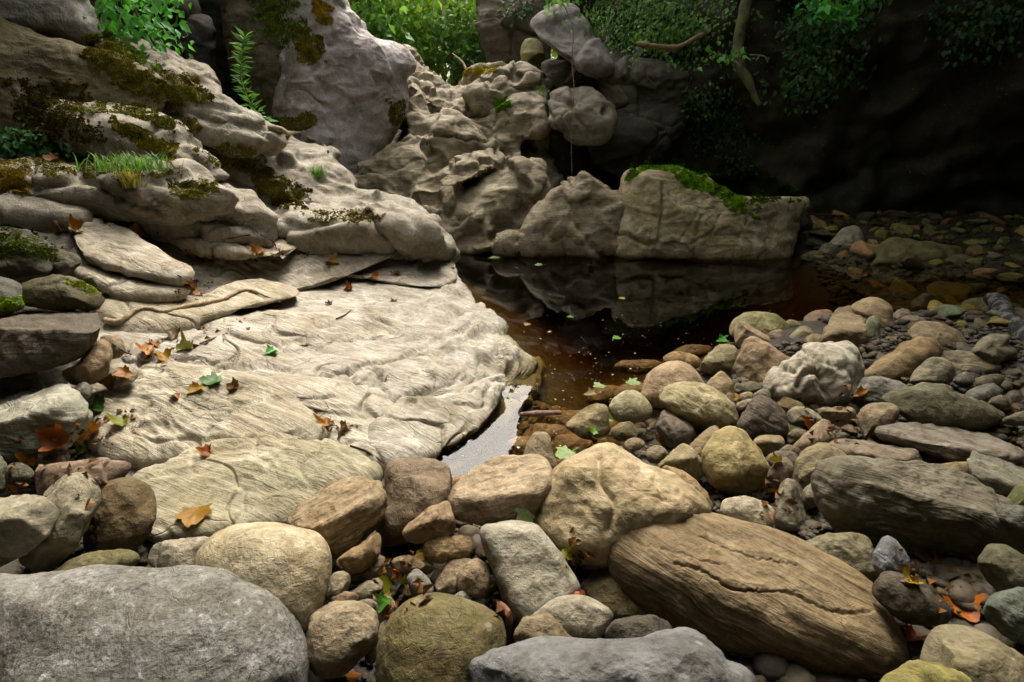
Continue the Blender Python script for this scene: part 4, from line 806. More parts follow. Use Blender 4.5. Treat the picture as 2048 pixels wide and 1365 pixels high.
def put(name, tmpl, P, M, s, mat, col, label=None, cat=None, parent=None, group=None, kind=None):
    P = np.asarray(P); org = P.mean(0) if parent is None else np.array(parent.location)
    o = link(name, instances(name, tmpl, P - org, M, s), mat, parent); o.color = lin(col) + (1,)
    o.location = org if parent is None else (0, 0, 0)
    return tag(o, label, cat, group, kind)
def tube_mesh(name, pts, rad, seg=9, sub=8, wob=0., seed=0):
    pts = [np.array(p, float) for p in pts]; rad = np.interp(np.linspace(0, 1, len(pts)), np.linspace(0, 1, len(rad)), rad)
    Q = []; Rr = []
    for i in range(len(pts) - 1):
        p0, p1, p2, p3 = pts[max(i - 1, 0)], pts[i], pts[i + 1], pts[min(i + 2, len(pts) - 1)]
        for t in np.arange(sub) / sub:
            Q.append(.5 * (2 * p1 + (p2 - p0) * t + (2 * p0 - 5 * p1 + 4 * p2 - p3) * t * t + (3 * p1 - p0 - 3 * p2 + p3) * t ** 3)); Rr.append(rad[i] * (1 - t) + rad[i + 1] * t)
    Q.append(pts[-1]); Rr.append(rad[-1]); Q = np.array(Q); Rr = np.array(Rr)
    T = np.gradient(Q, axis=0); ref = np.array([.3, -.8, .5]); A = np.cross(T, ref); A /= np.linalg.norm(A, axis=1)[:, None]; B = np.cross(T, A); B /= np.linalg.norm(B, axis=1)[:, None]
    th = np.arange(seg) / seg * 2 * np.pi
    V = Q[:, None] + Rr[:, None, None] * (A[:, None] * np.cos(th)[None, :, None] + B[:, None] * np.sin(th)[None, :, None])
    if wob: V = V + (wob * fbm(V.reshape(-1, 3) * 9 + seed, 3)).reshape(V.shape[:2])[..., None] * (V - Q[:, None]) / Rr[:, None, None].clip(1e-4)
    n = len(Q); a, b = np.meshgrid(np.arange(n - 1), np.arange(seg), indexing='ij'); b2 = (b + 1) % seg
    F = np.stack([a * seg + b, a * seg + b2, (a + 1) * seg + b2, (a + 1) * seg + b], -1).reshape(-1, 4)
    V = V.reshape(-1, 3); V = np.concatenate([V, [Q[0]], [Q[-1]]]); k = np.arange(seg); k2 = (k + 1) % seg
    F2 = np.concatenate([np.stack([np.full(seg, len(V) - 2), k2, k], 1), np.stack([np.full(seg, len(V) - 1), (n - 1) * seg + k, (n - 1) * seg + k2], 1)])
    return mesh_np(name, V, [F, F2])
def tube(name, pts, rad, col, label=None, cat=None, parent=None, gr=0., sp=0., **k):
    pts = np.array(pts, float); org = pts[0] if parent is None else np.array(parent.location)
    o = link(name, tube_mesh(name, pts - org, rad, **k), M_BARK, parent); o.color = lin(col) + (1,)
    o.location = org if parent is None else (0, 0, 0); o['gr'] = gr; o['sp'] = sp
    return tag(o, label, cat)
# ------------------------------------------------------------------ dark gorge side on the right, plus unseen walls added to block low sky
bp = np.array([(1.0, 13), (1.15, 10.8), (1.6, 9.2), (2.6, 8.1), (3.5, 7.7), (4.6, 7.35), (6.5, 7.3), (8.2, 6.7), (9.4, 5.0), (9.6, 2.5), (9.0, -1), (6.5, -3.6), (2.5, -4.6), (-2, -4.4), (-5, -2.5), (-6.2, .5), (-6.0, 3.5), (-5.0, 6.0), (-4.4, 8.2), (-4.2, 10.5), (-5.5, 14)])
nu, nv = 560, 100
uu = np.linspace(0, len(bp) - 1, nu); bx = np.interp(uu, range(len(bp)), bp[:, 0]); by = np.interp(uu, range(len(bp)), bp[:, 1])
for _ in range(12): bx[1:-1] = (bx[:-2] + bx[1:-1] + bx[2:]) / 3; by[1:-1] = (by[:-2] + by[1:-1] + by[2:]) / 3
tx, ty = np.gradient(bx), np.gradient(by); ln = np.hypot(tx, ty); ox, oy = ty / ln, -tx / ln       # towards the stream
if (ox * (1.5 - bx) + oy * (2.5 - by)).mean() < 0: ox, oy = -ox, -oy
vv = np.linspace(0, 1, nv); H = 7.4
lean = -.25 + .9 * vv ** 1.6 + .25 * np.sin(vv * 7)
Vx = bx[:, None] + ox[:, None] * lean[None]; Vy = by[:, None] + oy[:, None] * lean[None]; Vz = np.broadcast_to((vv * H - .3)[None], Vx.shape)
P = np.stack([Vx, Vy, Vz], -1).reshape(-1, 3)
D = .45 * fbm(P * .55, 4) + .16 * ridged(P * np.array([1.3, 1.3, 2.2]), 3)
f1, f2 = cells(P * np.array([1., 1., 1.4]), 4); D = D + .35 * np.minimum(f2 - f1, .4)
P = P + np.stack([np.repeat(ox, nv), np.repeat(oy, nv), np.zeros(nu * nv)], 1) * D[:, None]
back = np.stack([bx - ox * 5, by - oy * 5, np.full(nu, H + .6)], 1); bot = np.stack([bx - ox * 5, by - oy * 5, np.full(nu, -.5)], 1)
G = np.concatenate([bot[:, None], P.reshape(nu, nv, 3), back[:, None], bot[:, None]], 1); m = G.shape[1]
a, b = np.meshgrid(np.arange(nu - 1), np.arange(m - 1), indexing='ij')
F = np.stack([a * m + b, (a + 1) * m + b, (a + 1) * m + b + 1, a * m + b + 1], -1).reshape(-1, 4)
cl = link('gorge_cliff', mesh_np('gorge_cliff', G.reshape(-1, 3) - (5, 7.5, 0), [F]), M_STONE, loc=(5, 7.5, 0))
tag(cl, 'dark wet gorge cliff curving round right behind the pebble shore, extended unseen for shade', 'cliff'); cl.color = lin('4a463a', .7) + (1,)
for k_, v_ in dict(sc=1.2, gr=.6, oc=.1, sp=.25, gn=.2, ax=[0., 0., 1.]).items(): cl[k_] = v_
bpy.context.view_layer.update(); DG = bpy.context.evaluated_depsgraph_get()
# ------------------------------------------------------------------ trees
def crown(blobs, n, clump=26, spread=.24):
    r = np.random.default_rng(n + int(abs(blobs[0][0]) * 100)); B = np.array(blobs); w = B[:, 3] ** 2; k = n // clump
    bi = r.choice(len(B), k, p=w / w.sum()); d = r.normal(size=(k, 3)); d /= np.linalg.norm(d, axis=1)[:, None]
    C = B[bi, :3] + d * (B[bi, 3] * r.uniform(.35, 1.05, k) ** .6)[:, None] * np.array([1, 1, .8])
    P = np.repeat(C, clump, 0) + r.normal(size=(k * clump, 3)) * spread
    Yd = r.normal(size=P.shape) * .7 + np.array([0, 0, -.5]); Zh = r.normal(size=P.shape) * .5 + np.array([0, 0, 1.])
    return P, frames(Yd, Zh), r
def tree(label, base, blobs, n, leaf, col, bark='6b6152', tr=.16, spread=.24, name='broadleaf_tree'):
    t = empty(name, base); tag(t, label, 'tree', 'trees around the gorge')
    base = np.array(base, float); c = np.array(blobs)[:, :3].mean(0); top = c + (0, 0, .3)
    tube('trunk', [base + (0, 0, -.4), base * .6 + top * .4 + (.1, .05, 0), top], [tr, tr * .7, tr * .25], bark, parent=t, gr=.4, wob=.02, sub=10)
    for q in blobs[:5]: tube('limb', [base * .5 + top * .5, (base * .3 + top * .3 + np.array(q[:3]) * .4) + (0, 0, .2), np.array(q[:3])], [tr * .45, tr * .3, tr * .12], bark, parent=t, gr=.3, wob=.01)
    P, M, r = crown(blobs, n, spread=spread)
    put('crown', T_LEAF, P, M, leaf * r.uniform(.6, 1.3, len(P)), M_LEAF, col, parent=t)
    return t
tree('bright young tree filling the gap above the cascade', (-1.2, 13.5, 1.8), [(-1.6, 13, 3.4, 1.1), (-.6, 13.2, 3.9, 1.1), (-2.6, 13.5, 3.9, 1.0), (-1.4, 13.4, 3.0, 1.0)], 7000, .16, '8fb53a')
tree('yellow green tree behind the right side of the gap', (.2, 14.5, 1.8), [(-.2, 14, 3.3, 1.0), (.6, 14.2, 4.1, 1.0), (-.4, 14.8, 4.2, .8)], 5000, .15, 'aac250')
tree('dark green bush tree low in the gap beside the brown pillar', (-.3, 11.5, 1.6), [(-.5, 11.4, 2.4, .55), (.0, 11.6, 2.7, .5), (-.9, 11.6, 2.9, .5)], 2600, .11, '4d7a2a', tr=.06, spread=.14)
tree('deep green tree on the left of the gap over the grey block', (-3.2, 12.5, 1.8), [(-3.0, 12, 3.3, 1.0), (-2.4, 11.8, 2.7, .7), (-3.8, 12.5, 4.0, 1.1)], 4600, .15, '5f9434')
tree('distant pale tree closing the gap', (-.6, 18, 2), [(-2, 18, 4.4, 1.7), (.4, 18.3, 4.2, 1.7), (-3.8, 18, 4.8, 1.6), (2.2, 18, 4.2, 1.6)], 6500, .24, '9cbc52', spread=.4)
# unseen crowns added to block the sky, all but a strip above the stream
rt = np.random.default_rng(12)
for lb, ba, xy in [
    ('unseen dark tree added for shade, leaning over the pool boulder from the cliff top', (4.2, 9.2, 7), [(3.6, 7.6), (3.4, 9.6), (5.0, 9.4), (4.8, 11)]),
    ('unseen dark tree added for shade on the cliff above the pebble shore', (6.2, 8.6, 7), [(5.2, 7.4), (6.8, 8.6), (7.2, 6.6), (5.6, 5.4)]),
    ('unseen dark tree added for shade at the far right above the gorge', (9.6, 5.4, 7), [(8.8, 5.4), (7.2, 4.4), (8.9, 3.2), (4.2, 5.6)]),
    ('unseen tall tree added for shade on the rim right of the stone bar', (9.4, 1.6, 7), [(7.2, 2.2), (5.4, 3.4), (8.8, 1.0), (3.9, 3.4)]),
    ('unseen tree added for shade on the rim right of the viewpoint', (9.2, -1.6, 7), [(5.6, 1.2), (7.2, -.2), (8.6, -1.6), (4.1, 1.3)]),
    ('unseen tree added for shade on the rim behind and right of the viewpoint', (6, -4, 7), [(5.8, -1.2), (4.2, -.9), (6.4, -3.0), (4.6, -3.2)]),
    ('unseen tree added for shade on the rim behind the viewpoint', (1.5, -6, 7), [(2.4, -1.4), (.4, -1.5), (2.6, -3.4), (.6, -3.6), (-1.4, -3.4)]),
    ('unseen tree added for shade on the rim behind and left of the viewpoint', (-4, -4.6, 7), [(-1.6, -1.3), (-3.4, -1.2), (-3.4, -3.2), (-5.2, -2)]),
    ('unseen overhanging tree added for shade on the left rim of the gorge', (-7, 1.4, 7), [(-3.6, .8), (-5.4, .2), (-5.4, 2.2), (-3.9, 2.7)]),
    ('unseen broad tree added for shade on the left rim above the mossy bank', (-7, 4.6, 7), [(-4.2, 4.6), (-5.8, 4.2), (-5.6, 6.2), (-4.1, 6.4)]),
    ('unseen tree added for shade behind the left rim of the gorge', (-6.8, 9.4, 7), [(-4.3, 8.3), (-5.8, 8.2), (-4.6, 10), (-6.2, 10.4)])]:
    tree(lb, ba, [(x, y, rt.uniform(7.0, 8.2), 1.45) for x, y in xy], 820 * len(xy), .34, '3f5f28', spread=.32)
# ------------------------------------------------------------------ climbing leaves and moss, seated on the rock they grow on
def patch(poly, n, seed, ragged=0., bed=False, fr=.02):
    P = poly_of(poly); r = np.random.default_rng(seed); cn = P.mean(0); P = cn + (P - cn) * 1.25; lo, hi = P.min(0), P.max(0); L, N = [], []
    tries = 0
    while len(L) < n and tries < n * 8:
        tries += 1; x, y = r.uniform(lo, hi)
        if not inside(P, x, y): continue
        v = np.array([x, y]) - cn; rd = radii(P, cn, np.array([math.atan2(v[1], v[0])]))[0]; s = np.hypot(*v) / max(rd, 1)
        if ragged and (1 - s) * 1.1 + .75 * fbm(np.array([[x * fr, y * fr * 1.4, seed]]), 3)[0] + r.normal() * .16 < ragged: continue
        h = cast(x, y)
        if h is None or (not bed and h[2].name.startswith(('water', 'stream'))): continue
        L.append(h[0]); N.append(h[1])
    return np.array(L), np.array(N), r
def ivy(label, poly, n, size, col, off=.05, seed=1, name='ivy', cat='ivy', ragged=.45, droop=.9, group='leafy plants hanging on the rock'):
    P, N, r = patch(poly, n, seed, ragged)
    if len(P) < 3: print('EMPTY', label); return
    k = len(P); P = P + N * r.uniform(.2, 1, k)[:, None] * off + r.normal(size=(k, 3)) * off * .5
    Yd = np.array([0, 0, -droop]) + r.normal(size=(k, 3)) * .55 + N * .3; Zh = N + np.array([0, 0, .6]) + r.normal(size=(k, 3)) * .3
    put(name, T_LEAF, P, frames(Yd, Zh), size * r.uniform(.55, 1.25, k), M_LEAF, col, label, cat, group=group, kind='stuff' if name == 'herb_patch' else None)
def moss(label, poly, n, size, col, seed=1, ragged=.42, h=1.0):
    P, N, r = patch(poly, n, seed, ragged, fr=.035)
    if len(P) < 3: print('EMPTY', label); return
    k = len(P); Zd = N + np.array([0, 0, .35]) + r.normal(size=(k, 3)) * .35; Zd /= np.linalg.norm(Zd, axis=1)[:, None]
    M = frames(np.cross(Zd, r.normal(size=(k, 3))), Zd); hh = .6 + .7 * np.clip(pn(P * 14) + .5, 0, 1)
    s = size * r.uniform(.7, 1.3, k); put('moss_patch', T_TUFT, P - N * .004, M, np.stack([s, s, s * hh * h * .6], 1), M_MOSS, col, label, 'moss', group='moss on the rocks')
OL = '55561a'; GD = '5f5b1e'; GRN = '56701c'
for i, (lb, poly, n, s, c) in enumerate([
    ('golden moss cushion on the nose of the grey overhang', '172,82 215,66 248,90 262,130 228,152 190,140 170,112', 1300, .032, GD),
    ('long moss strip along the ledge under the grey overhang', '215,118 300,140 335,170 405,178 408,200 330,205 240,168', 1500, .03, OL),
    ('thin bright moss line beside the leafy bush', '205,45 255,85 305,118 315,138 250,112 210,75', 700, .028, GRN),
    ('moss pad at the tip of the pale upper ledge', '322,146 390,150 408,196 360,192', 600, .028, GD),
    ('dark moss on the shaded rock at the far left', '20,170 160,170 200,280 60,290', 1600, .03, '3c380f'),
    ('moss shelf edge across the left bank', '115,206 260,208 375,236 385,258 330,258 250,228 150,226', 1300, .03, OL),
    ('drooping moss on the stepped bank', '225,236 345,286 352,326 300,306 238,264', 1100, .03, '5c5818'),
    ('large dark moss cushion in the middle of the bank', '498,332 552,346 612,380 606,412 556,410 508,380', 1700, .032, '4a4612'),
    ('scattered moss above the middle cushion', '400,302 480,288 522,318 514,348 430,335', 900, .026, OL),
    ('moss on the front block of the bank', '342,358 432,364 424,398 352,394', 800, .026, OL),
    ('golden moss lobe on the grey cliff block', '586,58 640,78 648,122 602,126', 1000, .036, GD),
    ('small golden moss tuft at the top of the grey block', '622,-5 664,18 660,48 632,40', 500, .034, '857220'),
    ('moss bump at the foot of the grey block', '555,238 618,226 634,250 572,266', 700, .032, OL),
    ('green moss on the left flank of the grey block', '500,-10 580,-10 612,60 570,96 520,66', 1100, .036, '4c5f16'),
    ('dry golden moss carpet on the bank terrace', '-10,300 150,318 345,344 240,354 -10,348', 1800, .024, '5c5a20'),
    ('moss mound at the left end of the terrace', '-10,312 62,352 52,386 -10,376', 800, .026, '6e5c18'),
    ('thin moss film on the long back ledge', '612,424 765,418 745,442 640,444', 700, .026, '57501a'),
    ('moss cap of the boulder at the left edge', '-10,454 60,464 112,492 104,520 40,512 -10,520', 1300, .022, '34400f'),
    ('vivid moss on the dark brown boulder', '-10,602 46,594 52,608 -10,636', 500, .018, '6a8c1c'),
    ('moss on the low stone under the capped boulder', '128,558 182,560 200,588 150,585', 500, .018, '56621a'),
    ('thick green moss cap on the pool boulder', '1258,362 1282,332 1340,320 1400,342 1452,380 1500,392 1490,425 1440,408 1420,384 1372,374 1350,348 1312,344 1275,364', 2800, .042, '4f7616'),
    ('dark moss hanging over the right end of the pool boulder', '1400,350 1500,330 1600,392 1560,402 1470,402', 1500, .042, '34480f'),
    ('small green moss clump in the cascade wall', '986,196 1016,192 1026,216 996,222', 350, .036, '4f7a18'),
    ('yellow moss on the lip of the cascade', '928,140 1000,130 1000,142 935,152', 400, .036, '8c8420'),
    ('olive moss in the hollow of the cascade wall', '776,205 806,195 812,250 786,262', 500, .034, '55501a')]):
    moss(lb, poly, int(n * 1.7), s * .72, c, seed=i + 40, ragged=.30 if n > 1000 else .22)
ivy('dense ivy hanging over the buttress blocks', '1150,-30 1450,-30 1450,70 1400,125 1290,125 1205,110 1165,50', 4200, .06, '5f9232', .16, 5)
ivy('ivy strands on the shaded wall right of the buttress', '1370,150 1490,170 1500,330 1420,330 1375,250', 700, .055, '3a6228', .1, 6)
ivy('dark creeper trailing down the black cliff', '1540,60 1720,50 1700,130 1620,190 1560,200', 1300, .075, '447234', .2, 7)
ivy('sparse creeper high on the right cliff', '1880,20 2060,10 2060,110 1900,90', 500, .07, '38602c', .2, 8)
ivy('ivy clump on the dark wall above the moss cap', '1380,190 1440,200 1470,310 1400,310', 480, .05, '35602a', .15, 9)
ivy('green plant on top of the pale leaning block', '1085,-15 1165,-15 1150,10 1105,18', 160, .09, '6fa832', .12, 10, 'fern', 'fern')
ivy('dark ivy on the brown pillar', '1000,10 1060,-10 1065,50 1010,30', 120, .08, '3a5a2a', .1, 11)
ivy('small plant growing in a crack of the cascade', '1072,170 1090,170 1092,188 1074,186', 26, .06, '5c8a2a', .05, 12, 'small_plant', 'plant', 0)
ivy('low leafy herbs along the back of the bank terrace', '-10,250 50,262 110,280 170,300 130,310 -10,302', 260, .05, '3f7a38', .07, 13, 'herb_patch', 'plant', .2)
def spray(label, c, n, ext, size, col, seed, t=None, name='leafy_shrub', cat='shrub', droop=.6, stem=None, tm=T_LEAF):
    r = np.random.default_rng(seed); o = empty(name, at(*stem[-1]) if stem else at(*c)); tag(o, label, cat)
    P = at(*c) + r.normal(size=(n, 3)) * np.array(ext)
    Yd = np.array([.2, -.3, -droop]) + r.normal(size=(n, 3)) * .5; Zh = np.array([0, -.5, .8]) + r.normal(size=(n, 3)) * .35
    put('foliage', tm, P, frames(Yd, Zh), size * r.uniform(.6, 1.2, n), M_LEAF, col, parent=o)
    if stem: tube('stem', [at(*q) for q in stem], [.008, .012], '5a4a32', parent=o)
    return o
spray('bright green broad leaved shrub hanging at the top left', (268, 30, 4.9), 420, (.20, .2, .22), .10, '3f9a2c', 21, stem=[(250, -60, 5.0), (270, 20, 4.9), (310, 90, 4.9)])
spray('vivid green leaf spray lit at the top of the dark side', (1665, 12, 6.2), 170, (.20, .2, .09), .11, '3fae22', 22, stem=[(1700, -60, 6.3), (1665, 10, 6.2)])
spray('little green sprig beside the mossy branch', (1452, 112, 6.1), 60, (.12, .1, .05), .075, '4f9a28', 23, stem=[(1475, 140, 6.2), (1452, 112, 6.1)])
# sapling
sp = empty('sapling', at(540, 255, 5.05)); tag(sp, 'slender green sapling with narrow leaves before the dark hollow', 'sapling')
st = [at(540, 255, 5.05), at(505, 215, 5.05), at(484, 165, 5.05), at(482, 115, 5.05), at(490, 75, 5.05)]
tube('stem', st, [.009, .006, .003], '6a8a30', parent=sp)
r_ = np.random.default_rng(5); Pl, Yl = [], []
for f in np.linspace(.05, 1, 46):
    i_ = min(int(f * 4), 3); p_ = st[i_] * (1 - (f * 4 - i_)) + st[i_ + 1] * (f * 4 - i_)
    for s_ in (-1, 1): Pl.append(p_); Yl.append(np.array([s_ * r_.uniform(.5, 1), r_.uniform(-.6, .2), r_.uniform(-.1, .9)]))
Pl, Yl = np.array(Pl), np.array(Yl)
put('foliage', T_LANCE, Pl, frames(Yl, np.array([0, -.6, .8]) + r_.normal(size=Yl.shape) * .3), r_.uniform(.07, .13, len(Pl)), M_LEAF, '569c30', parent=sp)
def grass(label, px, py, n, size, spread, col, seed):
    h = cast(px, py)
    if h is None: return
    r = np.random.default_rng(seed); a = r.uniform(0, 6.28, n); P = h[0] + np.stack([r.normal(size=n) * spread, r.normal(size=n) * spread * .6, np.zeros(n) - .01], 1)
    Y = np.stack([np.cos(a), np.sin(a), np.zeros(n)], 1); Z = np.array([0, 0, 1.]) + r.normal(size=(n, 3)) * .22
    put('grass_tuft', T_BLADE, P, frames(Y, Z), size * r.uniform(.5, 1.2, n), M_LEAF, col, label, 'grass', group='grass tufts on the bank')
grass('bright green grass tuft on the bank terrace', 265, 338, 300, .11, .12, '4f8028', 1)
grass('dry pale grass tuft hanging over the terrace edge', 262, 372, 150, .12, .03, 'a09a48', 2)
grass('small grass tuft in the crack near the grey block', 632, 352, 90, .11, .035, '5a8c2c', 3)
grass('thin grass at the left end of the terrace', 60, 300, 60, .16, .04, '4f7a30', 4)
# ------------------------------------------------------------------ branches, roots, logs
def surf(pts, lift):
    out = []
    for q in pts:
        h = cast(*q); out.append(h[0] + h[1] * lift if h else at(q[0], q[1], 4))
    return out
tube('branch', [at(*q) for q in [(1272, 88, 6.5), (1312, 93, 6.45), (1352, 96, 6.45), (1386, 80, 6.5), (1412, 66, 6.6), (1440, 40, 6.9)]], [.022, .035, .03, .035, .03], '9a8462', 'pale crooked branch jutting from the ivy', 'branch', gr=.1, wob=.012)
tube('branch', [at(*q) for q in [(1508, -60, 6.3), (1486, 40, 6.2), (1476, 95, 6.2), (1482, 135, 6.1), (1497, 165, 6.05), (1518, 212, 6.0)]], [.075, .07, .06, .055, .048, .02], '4a3c28', 'mossy broken branch hanging down in the dark', 'branch', gr=1., wob=.014)
tube('branch', [at(*q) for q in [(1500, 110, 6.0), (1528, 113, 5.95), (1536, 126, 5.95)]], [.008, .006, .004], '8a8478', 'thin pale twig crossing the mossy branch', 'branch')
tube('hanging_vine', [at(1128, 10, 6.55)] + [at(*q) for q in [(1146, 60, 6.45), (1144, 120, 6.35), (1148, 180, 6.2), (1143, 250, 6.15), (1144, 350, 6.1)]], [.0045, .0045, .004], '6a4a30', 'thin reddish brown vine hanging in front of the chockstone', 'vine')
tube('thin_trunk', [at(884, -60, 10.5), at(886, 0, 10.5), at(892, 78, 10.4)], [.035, .03, .03], 'b8b4a4', 'slim pale tree stem in the gap above the cascade', 'tree', gr=0.)
tube('branch', [at(905, 108, 9.5), at(925, 125, 9.3), at(932, 140, 9.2)], [.012, .02, .02], 'a08c68', 'short bare branch leaning on the cascade lip', 'branch')
tube('root', surf([(538, 258), (560, 262), (575, 270), (600, 268), (622, 280), (645, 290), (655, 305)], .012), [.02, .028, .022, .02, .012], '9a8c70', 'pale root snaking along the foot of the grey block', 'root', wob=.006)
tube('root', surf([(212, 642), (235, 645), (255, 636), (270, 624), (300, 620), (330, 624), (370, 616), (420, 606), (455, 596), (480, 584), (505, 583), (530, 594), (560, 602)], .007), [.017, .015, .014, .012, .010, .006], 'b39f7c', 'thin pale root winding across the limestone slab', 'root', wob=.003)
tube('burnt_log', [at(*q) for q in [(1978, 596, 4.35), (1998, 606, 4.1), (2014, 638, 3.75), (2052, 672, 3.4), (2110, 712, 3.1)]], [.03, .06, .06, .075, .09], '17150f', 'burnt black log with grey ash patches at the right edge', 'log', sp=.22, wob=.02, seg=14)
tube('burnt_log', [at(*q) for q in [(2012, 735, 3.1), (2035, 745, 3.0), (2075, 770, 2.9)]], [.03, .055, .06], '4a3826', 'stub of charred wood at the right edge below the burnt log', 'log', sp=.22, wob=.02, seg=12)
tube('driftwood_stick', [at(2030, 725, 3.6), at(1975, 700, 3.75), at(1925, 680, 3.85)], [.012, .01, .006], '6a5a44', 'thin dark stick under the burnt log', 'stick')
tube('driftwood_stick', [np.array(q) + (0, 0, .012) for q in [at(1040, 834, 2.66), at(1075, 832, 2.665), at(1122, 830, 2.67)]], [.010, .016, .012], '8a6a5c', 'short pinkish stick floating near the slab corner', 'stick', wob=.003)
tube('driftwood_stick', surf([(992, 1212), (1003, 1240), (1018, 1285)], .02), [.007, .008, .008], '7a4e34', 'brown stick standing beside the olive brown boulder', 'stick')
tube('driftwood_stick', surf([(1138, 1190), (1158, 1188), (1176, 1188)], .022), [.008, .011, .010], 'a8562c', 'short orange brown stick end on the slab stone', 'stick')
tube('driftwood_stick', surf([(1610, 432), (1700, 437), (1760, 430)], .03), [.012, .014, .008], '5c4428', 'long brown stick lying on the far pebbles', 'stick')
tube('driftwood_stick', surf([(1850, 458), (1920, 455), (2000, 448)], .03), [.012, .014, .008], '5e5030', 'long olive stick at the foot of the cliff', 'stick')
for q, lb in [([(455, 478), (500, 470), (560, 462)], 'dark twig in the crack behind the slab'), ([(400, 690), (425, 680), (455, 668)], 'dark twig among dead leaves on the slab'), ([(672, 640), (690, 632), (702, 622)], 'tiny forked twig on the white slab'), ([(225, 690), (240, 700), (262, 712)], 'grey twig beside the white pebble'), ([(520, 470), (545, 485), (552, 500)], 'short twig on the lump behind the slab'), ([(700, 895), (735, 905), (770, 925)], 'thin twig at the near end of the slab')]:
    tube('twig', surf(q, .006), [.004, .005, .003], '4a3a28', lb, 'twig', sub=5, seg=6)
# ------------------------------------------------------------------ fallen leaves
def maple(seed, curl, fold):
    r = np.random.default_rng(seed)
    A = np.array([-90, -62, -48, -28, -12, 6, 20, 33, 48, 60, 72, 82, 90]); Rr = np.array([.34, .50, .47, .80, .62, .86, .88, .66, .68, .70, .88, .94, 1.04])
    A = np.concatenate([A, 180 - A[-2:0:-1]]); Rr = np.concatenate([Rr, Rr[-2:0:-1]]) * r.uniform(.9, 1.1, 24); n = len(A)
    th = np.radians(A + r.uniform(-3, 3, n)); u = np.stack([np.cos(th), np.sin(th)], 1)
    rings = [u * Rr[:, None] * f for f in (.35, .7, 1.)]
    XY = np.concatenate([[(0, 0)], *rings]); d = np.hypot(*XY.T)
    ph = r.uniform(0, 6.28); Z = curl * (XY[:, 0] * math.cos(ph) + XY[:, 1] * math.sin(ph)) ** 2 + fold * np.abs(XY[:, 0]) * .6 - .03
    Z = Z + .10 * abs(curl + .15) * np.sin(3 * np.arctan2(XY[:, 1], XY[:, 0]) + ph) * d + .05 * pn(np.stack([XY[:, 0] * 3, XY[:, 1] * 3, np.full(len(d), seed)], 1))
    k = np.arange(n); k2 = (k + 1) % n; F = [np.stack([np.zeros(n, int), 1 + k, 1 + k2], 1)]
    for j in range(2): a = 1 + j * n; F += [np.stack([a + k, a + n + k, a + n + k2], 1), np.stack([a + k, a + n + k2, a + k2], 1)]
    V = np.stack([XY[:, 0], XY[:, 1], Z], 1)
    # stalk
    s = np.array([(-.02, -.2, -.03), (.02, -.2, -.03), (.015, -.9, .06), (-.015, -.9, .06)]); m = len(V)
    return np.concatenate([V, s]), np.concatenate(F + [np.array([(m, m + 1, m + 2), (m, m + 2, m + 3)])])
def leaf(px, py, size, rot, col, label, curl=.35, fold=.1, tilt=.0, lift=.004):
    h = cast(px, py)
    if h is None: return print('LEAF', label)
    i = len(bpy.data.objects); V, F = maple(i, curl * 1.7 if curl > .2 else curl, fold * 1.5); size *= .76
    up = np.array(h[1]) * .8 + np.array([0, 0, .35]); up /= np.linalg.norm(up); a = R(rot)
    e = np.cross(up, [0, 1, 0]) if abs(up[1]) < .95 else np.array([1., 0, 0]); e = -e / np.linalg.norm(e) * np.sign(-e[0] + 1e-9) * -1; f = np.cross(up, e)
    Y = e * math.cos(a) + f * math.sin(a); M = np.stack([np.cross(Y, up), Y, up], 1)
    if tilt: M = np.array(Matrix.Rotation(tilt, 3, Vector(e))) @ M
    s = size * np.linalg.norm(h[0] - CAM) / FPX
    o = link('fallen_leaf', mesh_np('fallen_leaf', (V * s) @ M.T, [F]), M_DEAD, loc=h[0] + up * (lift + .10 * s * (abs(tilt) + .3))); lc = np.array(lin(col, .62)) * np.array([1, 1.08, .8]); o.color = tuple(float(v) for v in lc) + (1,)
    tag(o, label, 'leaf', 'fallen leaves')
OR, BR, DB, GN, PG = 'a86a2c', '8c6436', '5c4024', '4a7034', 'a4b488'
